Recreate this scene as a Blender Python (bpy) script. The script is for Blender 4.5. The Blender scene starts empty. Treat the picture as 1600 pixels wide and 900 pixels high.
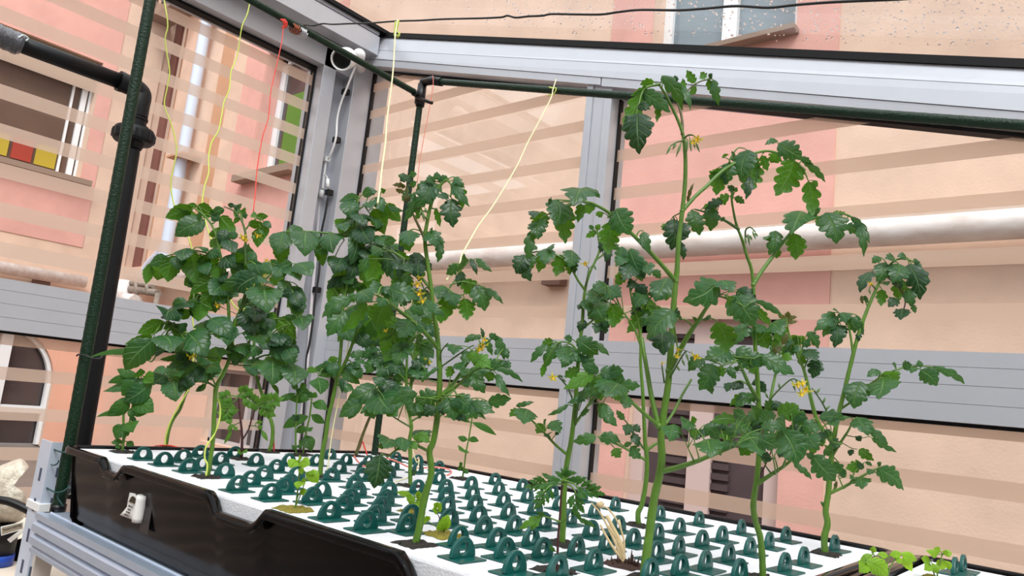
import bpy, math, random
from mathutils import Vector, Matrix
# ---------------------------------------------------------------- camera, light, exposure
sc = bpy.context.scene
COL = sc.collection
CAMZ = 1.25                                   # eye height; the "rel" heights below are measured from it
F_PX = 1146.033
RX = (0.76405236, 0.63698868, 0.1023202)      # camera right, down and forward in world axes
RY = (-0.02073015, 0.182756, -0.98293973)
RZ = (-0.64482111, 0.7488963, 0.15284003)
cam_d = bpy.data.cameras.new('camera'); cam = bpy.data.objects.new('camera', cam_d); COL.objects.link(cam)
cam_d.sensor_width = 36.0; cam_d.lens = F_PX / 1600 * 36.0; cam_d.clip_start = 0.02; cam_d.clip_end = 200
cam.matrix_world = Matrix(((RX[0], -RY[0], -RZ[0], 0), (RX[1], -RY[1], -RZ[1], 0), (RX[2], -RY[2], -RZ[2], CAMZ), (0, 0, 0, 1)))
sc.camera = cam
sc.view_settings.view_transform = 'Standard'; sc.view_settings.look = 'None'
sc.view_settings.gamma = 1.0; sc.view_settings.use_curve_mapping = False
sc.view_settings.exposure = 0.32
try:
    sc.cycles.transparent_max_bounces = 24; sc.cycles.max_bounces = 8
except Exception: pass
w = bpy.data.worlds.new('overcast_sky'); sc.world = w; w.use_nodes = True
bg = w.node_tree.nodes['Background']; bg.inputs[0].default_value = (0.93, 0.965, 1.0, 1); bg.inputs[1].default_value = 1.7
sun_d = bpy.data.lights.new('hazy_sun', 'SUN'); sun = bpy.data.objects.new('hazy_sun', sun_d); COL.objects.link(sun)
sun_d.energy = 1.9; sun_d.angle = math.radians(25); sun_d.color = (1.0, 0.98, 0.95)
sun.rotation_euler = Vector((0.45, -0.42, 0.80)).to_track_quat('Z', 'Y').to_euler()   # high behind the right shoulder

# ---------------------------------------------------------------- photo geometry: a ray through a photo point cut with a real plane
def ray(x, y):
    a = (x - 800) / F_PX; b = (y - 450) / F_PX
    return Vector((a*RX[0] + b*RY[0] + RZ[0], a*RX[1] + b*RY[1] + RZ[1], a*RX[2] + b*RY[2] + RZ[2]))
CAM = Vector((0, 0, CAMZ))
def Pz(x, y, z): d = ray(x, y); return CAM + d * (z / d.z)          # z relative to the eye
def Py(x, y, Y): d = ray(x, y); return CAM + d * (Y / d.y)
def Pxx(x, y, X): d = ray(x, y); return CAM + d * (X / d.x)
FH = Vector((RZ[0], RZ[1], 0)).normalized()
def Pf(x, y, c): d = ray(x, y); return CAM + d * (c / d.dot(FH))    # c = horizontal distance in front of the eye
def rel(z): return CAMZ + z
def mpp(P): return (P - CAM).dot(Vector(RZ)) / F_PX                 # metres per photo pixel at P

# ---------------------------------------------------------------- materials
def L(c):
    return tuple(((v/255) / 12.92 if v/255 <= 0.04045 else ((v/255 + 0.055) / 1.055) ** 2.4) for v in c)
MATS = {}
def mat(name, rgb, rough=0.5, metal=0.0, noise=0.0, scale=20.0, bump=0.0, spec=0.5, coat=0.0, stretch=None, bscale=None, col2=None, trans=0.0):
    if name in MATS: return MATS[name]
    m = bpy.data.materials.new(name); m.use_nodes = True; nt = m.node_tree; N = nt.nodes; K = nt.links
    b = N['Principled BSDF']; c = L(rgb)
    b.inputs['Base Color'].default_value = (*c, 1); b.inputs['Roughness'].default_value = rough
    b.inputs['Metallic'].default_value = metal; b.inputs['Specular IOR Level'].default_value = spec
    b.inputs['Coat Weight'].default_value = coat
    if noise or bump:
        tc = N.new('ShaderNodeTexCoord'); mp = N.new('ShaderNodeMapping'); K.new(tc.outputs['Object'], mp.inputs[0])
        if stretch: mp.inputs['Scale'].default_value = stretch
        nz = N.new('ShaderNodeTexNoise'); nz.inputs['Scale'].default_value = scale; nz.inputs['Detail'].default_value = 6
        nz.inputs['Roughness'].default_value = 0.65; K.new(mp.outputs[0], nz.inputs['Vector'])
        if noise:
            r = N.new('ShaderNodeValToRGB'); K.new(nz.outputs['Fac'], r.inputs[0])
            r.color_ramp.elements[0].position = 0.3; r.color_ramp.elements[1].position = 0.72
            c2 = L(col2) if col2 else tuple(v * (1 - noise) for v in c)
            r.color_ramp.elements[0].color = (*c2, 1); r.color_ramp.elements[1].color = (*[min(1, v * (1 + noise * 0.4)) for v in c], 1)
            K.new(r.outputs[0], b.inputs['Base Color'])
        if bump:
            bp = N.new('ShaderNodeBump'); bp.inputs['Strength'].default_value = bump; bp.inputs['Distance'].default_value = 0.004
            src = nz
            if bscale:
                src = N.new('ShaderNodeTexNoise'); src.inputs['Scale'].default_value = bscale; src.inputs['Detail'].default_value = 5
                K.new(mp.outputs[0], src.inputs['Vector'])
            K.new(src.outputs['Fac'], bp.inputs['Height']); K.new(bp.outputs[0], b.inputs['Normal'])
    MATS[name] = m; return m

def glass_mat(name, tint=(0.97, 0.98, 0.98), refl=0.13):
    m = bpy.data.materials.new(name); m.use_nodes = True; nt = m.node_tree; nt.nodes.clear(); N = nt.nodes; K = nt.links
    o = N.new('ShaderNodeOutputMaterial'); mx = N.new('ShaderNodeMixShader'); t = N.new('ShaderNodeBsdfTransparent')
    g = N.new('ShaderNodeBsdfGlossy'); g.inputs['Roughness'].default_value = 0.01
    t.inputs[0].default_value = (*tint, 1); fr = N.new('ShaderNodeFresnel'); fr.inputs[0].default_value = 1.45
    mu = N.new('ShaderNodeMath'); mu.operation = 'MULTIPLY'; mu.inputs[1].default_value = refl
    K.new(fr.outputs[0], mu.inputs[0]); K.new(mu.outputs[0], mx.inputs[0]); K.new(t.outputs[0], mx.inputs[1]); K.new(g.outputs[0], mx.inputs[2]); K.new(mx.outputs[0], o.inputs[0])
    return m

def water_mat():
    m = bpy.data.materials.new('rain_water'); m.use_nodes = True; nt = m.node_tree; nt.nodes.clear(); N = nt.nodes; K = nt.links
    o = N.new('ShaderNodeOutputMaterial'); g = N.new('ShaderNodeBsdfGlass'); g.inputs['IOR'].default_value = 1.33; g.inputs['Roughness'].default_value = 0.02; K.new(g.outputs[0], o.inputs[0]); return m

def film_mat():
    m = bpy.data.materials.new('frosted_film'); m.use_nodes = True; nt = m.node_tree; nt.nodes.clear(); N = nt.nodes; K = nt.links
    o = N.new('ShaderNodeOutputMaterial'); tr = N.new('ShaderNodeBsdfTransparent'); tl = N.new('ShaderNodeBsdfTranslucent'); di = N.new('ShaderNodeBsdfDiffuse')
    tl.inputs[0].default_value = (*L((246, 228, 212)), 1); di.inputs[0].default_value = (*L((224, 206, 190)), 1); tr.inputs[0].default_value = (0.97, 0.94, 0.90, 1)
    a = N.new('ShaderNodeMixShader'); a.inputs[0].default_value = 0.30; b = N.new('ShaderNodeMixShader'); b.inputs[0].default_value = 0.74
    K.new(tl.outputs[0], a.inputs[1]); K.new(di.outputs[0], a.inputs[2]); K.new(tr.outputs[0], b.inputs[1]); K.new(a.outputs[0], b.inputs[2]); K.new(b.outputs[0], o.inputs[0])
    return m

def leaf_mat(name, top, under, glow, vein=0.35, tw=0.38, rough=0.5):
    m = bpy.data.materials.new(name); m.use_nodes = True; nt = m.node_tree; N = nt.nodes; K = nt.links
    b = N['Principled BSDF']; o = N['Material Output']; b.inputs['Roughness'].default_value = rough; b.inputs['Specular IOR Level'].default_value = 0.45
    uv = N.new('ShaderNodeUVMap'); sp = N.new('ShaderNodeSeparateXYZ'); K.new(uv.outputs[0], sp.inputs[0])
    def M(op, a, bb=None, c=None):
        n = N.new('ShaderNodeMath'); n.operation = op
        for i, v in enumerate((a, bb, c)):
            if v is None: continue
            if isinstance(v, (int, float)): n.inputs[i].default_value = v
            else: K.new(v, n.inputs[i])
        return n.outputs[0]
    au = M('ABSOLUTE', M('SUBTRACT', sp.outputs[0], 0.5))                      # 0 midrib .. .5 margin
    mid = M('SUBTRACT', 1.0, M('MINIMUM', M('MULTIPLY', au, 22.0), 1.0))
    ph = M('FRACT', M('SUBTRACT', M('MULTIPLY', sp.outputs[1], 6.0), M('MULTIPLY', au, 3.2)))
    tri = M('ABSOLUTE', M('SUBTRACT', ph, 0.5))
    side = M('SUBTRACT', 1.0, M('MINIMUM', M('MULTIPLY', tri, 9.0), 1.0))
    vn = M('MAXIMUM', mid, M('MULTIPLY', side, 0.7))
    geo = N.new('ShaderNodeNewGeometry'); tc = N.new('ShaderNodeTexCoord')
    nz = N.new('ShaderNodeTexNoise'); nz.inputs['Scale'].default_value = 45; nz.inputs['Detail'].default_value = 4; K.new(tc.outputs['Object'], nz.inputs['Vector'])
    nz2 = N.new('ShaderNodeTexNoise'); nz2.inputs['Scale'].default_value = 9; K.new(tc.outputs['Object'], nz2.inputs['Vector'])
    mc = N.new('ShaderNodeMix'); mc.data_type = 'RGBA'; K.new(geo.outputs['Backfacing'], mc.inputs[0])
    mc.inputs[6].default_value = (*L(top), 1); mc.inputs[7].default_value = (*L(under), 1)
    hs = N.new('ShaderNodeHueSaturation'); K.new(mc.outputs[2], hs.inputs['Color'])
    K.new(M('ADD', M('MULTIPLY', nz.outputs['Fac'], 0.7), M('ADD', M('MULTIPLY', nz2.outputs['Fac'], 1.1), 0.12)), hs.inputs['Value'])
    mv = N.new('ShaderNodeMix'); mv.data_type = 'RGBA'; K.new(M('MULTIPLY', vn, vein), mv.inputs[0]); K.new(hs.outputs[0], mv.inputs[6])
    mv.inputs[7].default_value = (*L((150, 190, 120)), 1); K.new(mv.outputs[2], b.inputs['Base Color'])
    bp = N.new('ShaderNodeBump'); bp.inputs['Strength'].default_value = 0.55; bp.inputs['Distance'].default_value = 0.0035
    K.new(M('SUBTRACT', M('MULTIPLY', nz.outputs['Fac'], 0.8), vn), bp.inputs['Height']); K.new(bp.outputs[0], b.inputs['Normal'])
    tl = N.new('ShaderNodeBsdfTranslucent'); tl.inputs[0].default_value = (*L(glow), 1)
    mx = N.new('ShaderNodeMixShader'); mx.inputs[0].default_value = tw; K.new(b.outputs[0], mx.inputs[1]); K.new(tl.outputs[0], mx.inputs[2]); K.new(mx.outputs[0], o.inputs[0])
    return m

M_PEACH = mat('peach_plaster', (228, 198, 177), 0.9, noise=0.14, scale=2.2, bump=0.35, bscale=60, spec=0.15)
M_PINK = mat('pink_plaster', (227, 174, 162), 0.9, noise=0.14, scale=2.0, bump=0.35, bscale=60, spec=0.15)
M_ORANGE = mat('orange_plaster', (231, 178, 154), 0.9, noise=0.08, scale=2.0, bump=0.3, bscale=60, spec=0.15)
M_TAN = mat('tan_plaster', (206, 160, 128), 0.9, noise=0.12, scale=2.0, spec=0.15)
M_ALU = mat('grey_aluminium', (190, 192, 199), 0.36, metal=0.25, noise=0.03, scale=14, spec=0.5)
M_ALU2 = mat('grey_aluminium_groove', (160, 162, 172), 0.5, metal=0.2)
M_GASK = mat('black_rubber', (12, 11, 14), 0.6, spec=.3)
M_GLASS = glass_mat('clear_glass'); M_DROP = water_mat(); M_FILM = film_mat()
M_STAKE = mat('dark_green_coated_steel', (13, 42, 24), 0.42, noise=0.12, scale=300, bump=0.5, bscale=260, spec=0.3)
M_PVC = mat('black_pvc', (12, 12, 16), 0.48, spec=0.3)
M_BLACK = mat('black_plastic', (12, 11, 12), 0.42, spec=.4)
M_TRAY = mat('black_tray_plastic', (11, 9, 10), 0.14, noise=0.2, scale=5, bump=0.10, bscale=7, spec=0.13)
M_EPS = mat('white_foam', (222, 223, 227), 0.75, noise=0.06, scale=90, bump=0.25, bscale=380, spec=0.25)
M_TEAL = mat('teal_green_plastic', (8, 80, 74), 0.34, noise=0.12, scale=60, spec=0.5)
M_GALV = mat('galvanised_steel', (190, 204, 224), 0.32, metal=0.55, noise=0.10, scale=10, stretch=(0.15, 1, 1), spec=0.5)
M_GALVB = mat('pale_blue_steel', (206, 216, 232), 0.4, metal=0.2, noise=0.07, scale=8, spec=0.5)
M_HOLE = mat('dark_slot', (70, 78, 98), 0.7)
M_WHITE = mat('white_plastic', (238, 238, 238), 0.35)
M_WHITEP = mat('white_paint', (236, 238, 240), 0.5)
M_PIPEW = mat('white_gutter_pipe', (240, 236, 234), 0.45, noise=0.10, scale=9, col2=(206, 190, 180), stretch=(0.4, 1, 1))
M_DARKG = mat('dark_window_glass', (70, 60, 60), 0.12, spec=0.7)
M_GREYG = mat('grey_window_glass', (120, 134, 142), 0.12, spec=0.7)
M_SHUT = mat('dark_brown_shutter', (78, 62, 64), 0.7, noise=0.15, scale=6)
M_MAROON = mat('maroon_shutter', (128, 82, 74), 0.7, noise=0.15, scale=4)
M_CURT = mat('brown_curtain', (104, 80, 66), 0.85, noise=0.25, scale=1.5)
M_GREEN = mat('green_blind', (92, 132, 40), 0.7, noise=0.10, scale=3)
M_YELP = mat('yellow_panel', (178, 156, 42), 0.6); M_REDP = mat('red_panel', (158, 54, 36), 0.6)
M_STONE = mat('stone_sill', (150, 128, 112), 0.8)
M_GROUND = mat('courtyard_paving', (120, 108, 100), 0.9, noise=0.15, scale=3)
M_STEM = mat('green_stem', (84, 122, 36), 0.42, noise=0.22, scale=60, bump=0.15, bscale=200)
M_STEMD = mat('dark_green_stem', (66, 98, 38), 0.45, noise=0.22, scale=60)
M_STEMB = mat('woody_brown_stem', (86, 82, 36), 0.5, noise=0.3, scale=60, bump=0.3, bscale=150)
M_STEMR = mat('purple_stem', (70, 30, 34), 0.45, noise=0.25, scale=50)
M_PET = mat('pale_green_petiole', (88, 124, 44), 0.45, noise=0.15, scale=60)
M_SOIL = mat('dark_wet_soil', (38, 34, 28), 0.85, noise=0.4, scale=140, bump=1.0, bscale=260)
M_MOSS = mat('yellow_moss', (132, 122, 42), 0.9, noise=0.3, scale=150, bump=0.9, bscale=220)
M_YEL = mat('yellow_petal', (255, 236, 70), 0.5, noise=0.06, scale=60)
M_ORA = mat('orange_anther', (250, 196, 30), 0.5)
M_BUD = mat('green_bud', (86, 120, 60), 0.55)
M_DRY = mat('dried_straw', (222, 196, 150), 0.75, noise=0.25, scale=70)
M_ROOT = mat('dark_root', (58, 34, 26), 0.8, noise=0.3, scale=90)
M_TWY = mat('yellow_twine', (200, 214, 96), 0.6, noise=0.10, scale=200)
M_TWP = mat('cream_twine', (236, 228, 176), 0.6, noise=0.10, scale=200)
M_TWR = mat('red_twine', (214, 60, 48), 0.6); M_TWPK = mat('pink_twine', (232, 130, 116), 0.6)
M_WIREK = mat('black_wire', (26, 26, 26), 0.5); M_WIRET = mat('dark_teal_wire', (22, 66, 64), 0.5)
M_COPPER = mat('copper_wire', (150, 84, 60), 0.35, metal=0.7)
M_FOIL = mat('pale_foil', (196, 206, 208), 0.3, metal=0.3, bump=0.8, bscale=30, noise=0.1)
M_BAG = mat('translucent_perlite_bag', (226, 216, 196), 0.4, noise=0.25, scale=90, bump=1.0, bscale=120, coat=0.5)
M_PAPER = mat('white_paper', (238, 236, 232), 0.7); M_INK = mat('dark_ink', (60, 52, 34), 0.8)
M_BLUE = mat('blue_plastic', (28, 70, 170), 0.4)
M_WRAP = mat('silver_shrink_wrap', (96, 98, 106), 0.16, noise=0.5, scale=70, bump=1.0, bscale=90, stretch=(1, 6, 1), coat=0.6)
M_LEAF = leaf_mat('tomato_leaf', (34, 80, 44), (64, 116, 26), (98, 154, 22), vein=0.45, tw=.34, rough=.36)
M_LEAFD = leaf_mat('dark_tomato_leaf', (24, 62, 34), (44, 90, 22), (64, 112, 20), vein=0.38, tw=.25, rough=.38)
M_LEAFL = leaf_mat('light_young_leaf', (74, 126, 34), (92, 140, 34), (112, 160, 30), vein=0.25)
M_LEAFS = leaf_mat('smooth_leaf', (42, 92, 28), (58, 110, 28), (84, 136, 24), vein=0.15)
M_LEAFY = leaf_mat('yellow_green_seedling_leaf', (122, 168, 30), (140, 180, 36), (156, 196, 34), vein=0.2)
M_LEAFR = leaf_mat('reddish_shoot_leaf', (74, 80, 30), (92, 90, 34), (110, 104, 30), vein=0.2)

# ---------------------------------------------------------------- mesh builder
class MB:
    def __init__(s): s.v = []; s.f = []; s.m = []; s.uv = []; s.mats = []; s.smooth = []
    def mi(s, m):
        if m not in s.mats: s.mats.append(m)
        return s.mats.index(m)
    def face(s, idx, m, uv=None, sm=True):
        s.f.append(tuple(idx)); s.m.append(s.mi(m)); s.uv.append(uv or [(0.3, 0.3)] * len(idx)); s.smooth.append(sm)
    def quad(s, a, b, c, d, m):
        n = len(s.v); s.v += [Vector(a), Vector(b), Vector(c), Vector(d)]; s.face((n, n+1, n+2, n+3), m, sm=False)
    def box(s, p0, p1, m):
        x0, x1 = sorted((p0[0], p1[0])); y0, y1 = sorted((p0[1], p1[1])); z0, z1 = sorted((p0[2], p1[2]))
        n = len(s.v)
        s.v += [Vector(p) for p in ((x0,y0,z0),(x1,y0,z0),(x1,y1,z0),(x0,y1,z0),(x0,y0,z1),(x1,y0,z1),(x1,y1,z1),(x0,y1,z1))]
        for q in ((0,3,2,1),(4,5,6,7),(0,1,5,4),(1,2,6,5),(2,3,7,6),(3,0,4,7)): s.face([n+i for i in q], m, sm=False)
        return s
    def hexa(s, pts, m):
        n = len(s.v); s.v += [Vector(p) for p in pts]
        for q in ((0,3,2,1),(4,5,6,7),(0,1,5,4),(1,2,6,5),(2,3,7,6),(3,0,4,7)): s.face([n+i for i in q], m, sm=False)
        return s
    def tube(s, pts, r, m, seg=8, cap=True, jit=0.0, rnd=None):
        pts = [Vector(p) for p in pts]; k = len(pts)
        if k < 2: return s
        rr = [r] * k if isinstance(r, (int, float)) else list(r)
        if len(rr) == 2 and k > 2: rr = [rr[0] + (rr[1] - rr[0]) * i / (k - 1) for i in range(k)]
        t0 = (pts[1] - pts[0]).normalized(); up = Vector((0, 0, 1)) if abs(t0.z) < 0.9 else Vector((1, 0, 0))
        u = t0.cross(up).normalized(); n0 = len(s.v)
        for i in range(k):
            t = (pts[min(i+1, k-1)] - pts[max(i-1, 0)])
            t = t.normalized() if t.length > 1e-9 else t0
            u = (u - t * u.dot(t)); u = u.normalized() if u.length > 1e-6 else t.orthogonal().normalized()
            v = t.cross(u); q = rr[i] * (1 + (rnd.uniform(-jit, jit) if jit else 0))
            for j in range(seg):
                a = 2 * math.pi * j / seg; s.v.append(pts[i] + (u * math.cos(a) + v * math.sin(a)) * q)
        for i in range(k - 1):
            for j in range(seg):
                a = n0 + i*seg + j; b = n0 + i*seg + (j+1) % seg; s.face((a, b, b+seg, a+seg), m)
        if cap:
            s.face([n0 + j for j in range(seg)][::-1], m, sm=False); s.face([n0 + (k-1)*seg + j for j in range(seg)], m, sm=False)
        return s
    def lathe(s, origin, axis, prof, m, seg=24):
        axis = Vector(axis).normalized(); pts = [Vector(origin) + axis * a for a, r in prof]
        u = axis.orthogonal().normalized(); v = axis.cross(u); n0 = len(s.v)
        for p, (a, r) in zip(pts, prof):
            for j in range(seg):
                t = 2 * math.pi * j / seg; s.v.append(p + (u * math.cos(t) + v * math.sin(t)) * max(r, 1e-5))
        for i in range(len(prof) - 1):
            for j in range(seg):
                a = n0 + i*seg + j; b = n0 + i*seg + (j+1) % seg; s.face((a, b, b+seg, a+seg), m)
        s.face([n0 + j for j in range(seg)][::-1], m, sm=False); s.face([n0 + (len(prof)-1)*seg + j for j in range(seg)], m, sm=False)
        return s
    def blob(s, c, r, m, rnd=None, jit=0.0, nu=10, nv=7):
        c = Vector(c); n0 = len(s.v); r = Vector(r if not isinstance(r, (int, float)) else (r, r, r))
        for i in range(nv + 1):
            th = math.pi * i / nv
            for j in range(nu):
                ph = 2 * math.pi * j / nu; q = 1 + (rnd.uniform(-jit, jit) if jit else 0)
                s.v.append(c + Vector((r.x * math.sin(th) * math.cos(ph), r.y * math.sin(th) * math.sin(ph), r.z * math.cos(th))) * q)
        for i in range(nv):
            for j in range(nu):
                a = n0 + i*nu + j; b = n0 + i*nu + (j+1) % nu; s.face((a, a+nu, b+nu, b), m)
        return s
    def extrude_poly(s, poly, off, m):
        n = len(s.v); k = len(poly); off = Vector(off); s.v += [Vector(p) for p in poly] + [Vector(p) + off for p in poly]
        s.face(range(n, n+k), m, sm=False); s.face(list(range(n+k, n+2*k))[::-1], m, sm=False)
        for i in range(k): j = (i+1) % k; s.face((n+i, n+k+i, n+k+j, n+j), m, sm=False)
        return s
    def build(s, name, parent=None, bevel=0.0, split=False):
        me = bpy.data.meshes.new(name); org = Vector((0, 0, 0))
        me.from_pydata([tuple(p) for p in s.v], [], s.f)
        for m in s.mats: me.materials.append(m)
        me.polygons.foreach_set('material_index', s.m); me.polygons.foreach_set('use_smooth', s.smooth)
        uvl = me.uv_layers.new(name='UVMap'); flat = []
        for f, u in zip(s.f, s.uv):
            for c in u: flat += [c[0], c[1]]
        uvl.data.foreach_set('uv', flat); me.validate(); me.update()
        o = bpy.data.objects.new(name, me); COL.objects.link(o)
        if parent:
            o.parent = parent; o.matrix_parent_inverse = Matrix.Translation(-parent_world(parent))
        if bevel:
            bv = o.modifiers.new('bevel', 'BEVEL'); bv.width = bevel; bv.segments = 2; bv.limit_method = 'ANGLE'
        if split:
            es = o.modifiers.new('edges', 'EDGE_SPLIT'); es.split_angle = math.radians(32)
        return o
def parent_world(o):
    p = Vector(o.location) if o.type == 'EMPTY' else Vector((0, 0, 0))
    if o.parent: pass
    return p
def tag(o, label=None, cat=None, group=None, kind=None):
    if label: o['label'] = label
    if cat: o['category'] = cat
    if group: o['group'] = group
    if kind: o['kind'] = kind
    return o
def empty(name, loc, label=None, cat=None, group=None, kind=None):
    o = bpy.data.objects.new(name, None); COL.objects.link(o); o.location = loc; o.empty_display_size = 0.05
    return tag(o, label, cat, group, kind)
def spline(pts, n=4):
    pts = [Vector(p) for p in pts]; out = []
    if len(pts) < 3: return pts
    for i in range(len(pts) - 1):
        p0 = pts[max(i-1, 0)]; p1 = pts[i]; p2 = pts[i+1]; p3 = pts[min(i+2, len(pts)-1)]
        for k in range(n):
            t = k / n; out.append(0.5 * ((2*p1) + (p2-p0)*t + (2*p0-5*p1+4*p2-p3)*t*t + (3*p1-p0-3*p2+p3)*t*t*t))
    out.append(pts[-1]); return out
def pts2(s): return [tuple(float(v) for v in q.split(',')) for q in s.split()]
# ================================================================ THE SETTING
def structure(mb, name, parent=None, label=None, bevel=0.0):
    o = mb.build(name, parent, bevel)
    if not parent: o['kind'] = 'structure'
    if label: o['label'] = label
    return o
YF, YG = 1.67, 1.72            # right wall: frame face and glass
XF, XG = -2.35, -2.40          # left wall: frame face and glass
XE = 1.6; YE = -2.6; FLOOR = -1.25
zt = lambda X: 1.391 - 0.2912 * (X + 2.3)      # rafter top
zm = lambda X: 1.329 - 0.283 * (X + 2.3)
zl = lambda X: 1.287 - 0.290 * (X + 2.3)
zb = lambda X: 1.2586 - 0.285 * (X + 2.3)
zs = lambda X: 1.2525 - 0.2905 * (X + 2.3)   # lower edge of the glazing seal
B = lambda m, x0, x1, y0, y1, z0, z1, mt=M_ALU: m.box((x0, y0, rel(z0)), (x1, y1, rel(z1)), mt)

m = MB(); m.box((-30, -30, -0.10), (30, 30, -0.06), M_GROUND); structure(m, 'floor', label='courtyard and greenhouse ground')
# --- corner post
m = MB(); B(m, -2.50, -2.40, 1.545, 1.80, FLOOR, 1.40); B(m, -2.405, -2.332, 1.625, 1.80, FLOOR, 1.32)
structure(m, 'trim_1', label='grey aluminium corner post of the greenhouse', bevel=0.002)
m = MB(); B(m, -2.46, XF, 1.493, 1.552, FLOOR, 1.288); structure(m, 'trim_2', label='grey stile beside the corner post on the left wall', bevel=0.003)
m = MB(); B(m, -2.425, -2.397, 1.487, 1.493, FLOOR, 1.20, M_GASK); B(m, -2.332, -2.327, 1.712, 1.73, FLOOR, 1.26, M_GASK)
structure(m, 'trim_3', label='black glazing rubber beside the corner post')
# --- transoms
def transom(name, ax, a0, a1, f, g, z0, z1, label):
    m = MB(); hs = [0, .26, .52, .78, 1]; gp = 0.0004
    for i in range(4):
        za = z0 + (z1-z0)*hs[i] + (gp if i else 0); zc = z0 + (z1-z0)*hs[i+1] - (gp if i < 3 else 0)
        if ax == 'x': B(m, a0, a1, f, g+0.04, za, zc)
        else: B(m, g-0.04, f, a0, a1, za, zc)
    if ax == 'x': B(m, a0, a1, f+0.004, g+0.03, z0+.002, z1-.002, M_ALU2); B(m, a0, a1, f+.036, g+.02, z0-.007, z0, M_GASK)
    else: B(m, g-0.03, f-0.004, a0, a1, z0+.002, z1-.002, M_ALU2); B(m, g-.02, f-.036, a0, a1, z0-.007, z0, M_GASK)
    structure(m, name, label=label)
transom('trim_4', 'x', -2.33, XE, YF, YG, 0.050, 0.1885, 'wide grey middle rail of the right glass wall')
transom('trim_5', 'y', YE, 1.493, XF, XG, 0.050, 0.190, 'wide grey middle rail of the left glass wall')
# --- mullion
m = MB(); X0, X1 = -1.2263, -1.1353
for a, b2 in ((FLOOR, 0.050), (0.1885, zb(X0) + 0.03)):
    B(m, X0, X0+.0235, YF, YG+.04, a, b2); B(m, X0+.0235, X1-.027, YF+.005, YG+.04, a, b2); B(m, X1-.027, X1, YF, YG+.04, a, b2)
structure(m, 'trim_6', label='grey mullion between the panes of the right glass wall', bevel=0.0015)
m = MB(); B(m, X1, X1+.004, 1.712, 1.73, FLOOR, 0.05, M_GASK); B(m, X1, X1+.004, 1.712, 1.73, 0.1885, 0.905, M_GASK)
B(m, X0-.004, X0, 1.70, 1.73, FLOOR, 0.05, M_GASK); structure(m, 'trim_7', label='black glazing rubber along the mullion')
# --- rafter beam of the gable (slopes down to the right)
def slab(m, xa, xb, lo, hi, y0, y1, mt):
    m.hexa([(xa, y0, rel(lo(xa))), (xb, y0, rel(lo(xb))), (xb, y1, rel(lo(xb))), (xa, y1, rel(lo(xa))),
            (xa, y0, rel(hi(xa))), (xb, y0, rel(hi(xb))), (xb, y1, rel(hi(xb))), (xa, y1, rel(hi(xa)))], mt)
m = MB(); m.hexa([(-2.34, YF-.004, rel(zm(-2.34))), (XE, YF-.004, rel(zm(XE))), (XE, YG+.06, rel(zm(XE))), (-2.34, YG+.06, rel(zm(-2.34))), (-2.34, YF+.016, rel(zt(-2.34))), (XE, YF+.016, rel(zt(XE))), (XE, YG+.06, rel(zt(XE))), (-2.34, YG+.06, rel(zt(-2.34)))], M_ALU); m.hexa([(-2.34, YF-.012, rel(zl(-2.34)+.0008)), (XE, YF-.012, rel(zl(XE)+.0008)), (XE, YG+.06, rel(zl(XE)+.0008)), (-2.34, YG+.06, rel(zl(-2.34)+.0008)), (-2.34, YF-.003, rel(zm(-2.34))), (XE, YF-.003, rel(zm(XE))), (XE, YG+.06, rel(zm(XE))), (-2.34, YG+.06, rel(zm(-2.34)))], M_ALU)
slab(m, -2.34, XE, lambda x: zl(x)-.002, lambda x: zl(x)+.003, YF-.006, YG+.05, M_ALU2)
slab(m, -2.34, -1.172, zb, lambda x: zl(x)-.0008, YF-.010, YG+.06, M_ALU); slab(m, -1.168, XE, lambda x: zb(x)-.003, lambda x: zl(x)-.0008, YF-.010, YG+.06, M_ALU)
structure(m, 'trim_8', label='sloping grey rafter beam over the right glass wall')
m = MB(); slab(m, -2.36, XE, lambda x: zt(x)+.0005, lambda x: zt(x)+.020, YF+.010, YG+.09, M_GASK)
slab(m, -2.32, XE, zs, lambda x: zs(x)+.009, YG-.012, YG+.02, M_GASK)
structure(m, 'trim_9', label='black rubber seals above and below the rafter')
# --- eave beam of the left wall
m = MB(); B(m, -2.46, XF, YE, 1.635, 1.200, 1.288); B(m, -2.47, -2.25, YE, 1.66, 1.289, 1.365); B(m, -2.47, -2.262, YE, 1.66, 1.365, 1.374, M_ALU2); B(m, -2.47, -2.256, YE, 1.66, 1.374, 1.388)
B(m, -2.32, -2.316, YE, 1.6, 1.2875, 1.2895, M_GASK)
structure(m, 'trim_10', label='grey eave beam over the left glass wall', bevel=0.002)
m = MB(); B(m, -2.50, -2.24, YE, 1.80, 1.388, 1.402, M_GASK); B(m, -2.425, -2.39, YE, 1.49, 1.190, 1.200, M_GASK)
structure(m, 'trim_11', label='black seals of the left eave')
# --- glass panes with frosted stripes
def pane_y(n, x0, x1, z0, top, stripes, label):
    m = MB(); hi = top if callable(top) else (lambda x: top)
    slab(m, x0, x1, lambda x: z0, hi, YG, YG+.006, M_GLASS); o = structure(m, 'window_%d' % n, label=label)
    for a in stripes:
        b2 = a + 0.036
        if b2 <= z0: continue
        a = max(a, z0+.0005); xa, xb = x1, x1
        if callable(top): xa = min(x1, -2.3 + (1.2565-a)/.2905); xb = min(x1, -2.3 + (1.2565-b2)/.2905)
        elif a > top: continue
        if xb < x0 + .02: continue
        s = MB(); s.quad((x0+.001, YG-.0012, rel(a)), (xa-.001, YG-.0012, rel(a)), (xb-.001, YG-.0012, rel(min(b2, 9 if callable(top) else top))), (x0+.001, YG-.0012, rel(min(b2, 9 if callable(top) else top))), M_FILM)
        s.build('frosted_stripe', o)
SU = [.257 + .1145*k for k in range(-1, 9)]; SL = [.024 - .1128*k for k in range(0, 11)]
zbt = lambda x: zs(x) + .006
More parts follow.
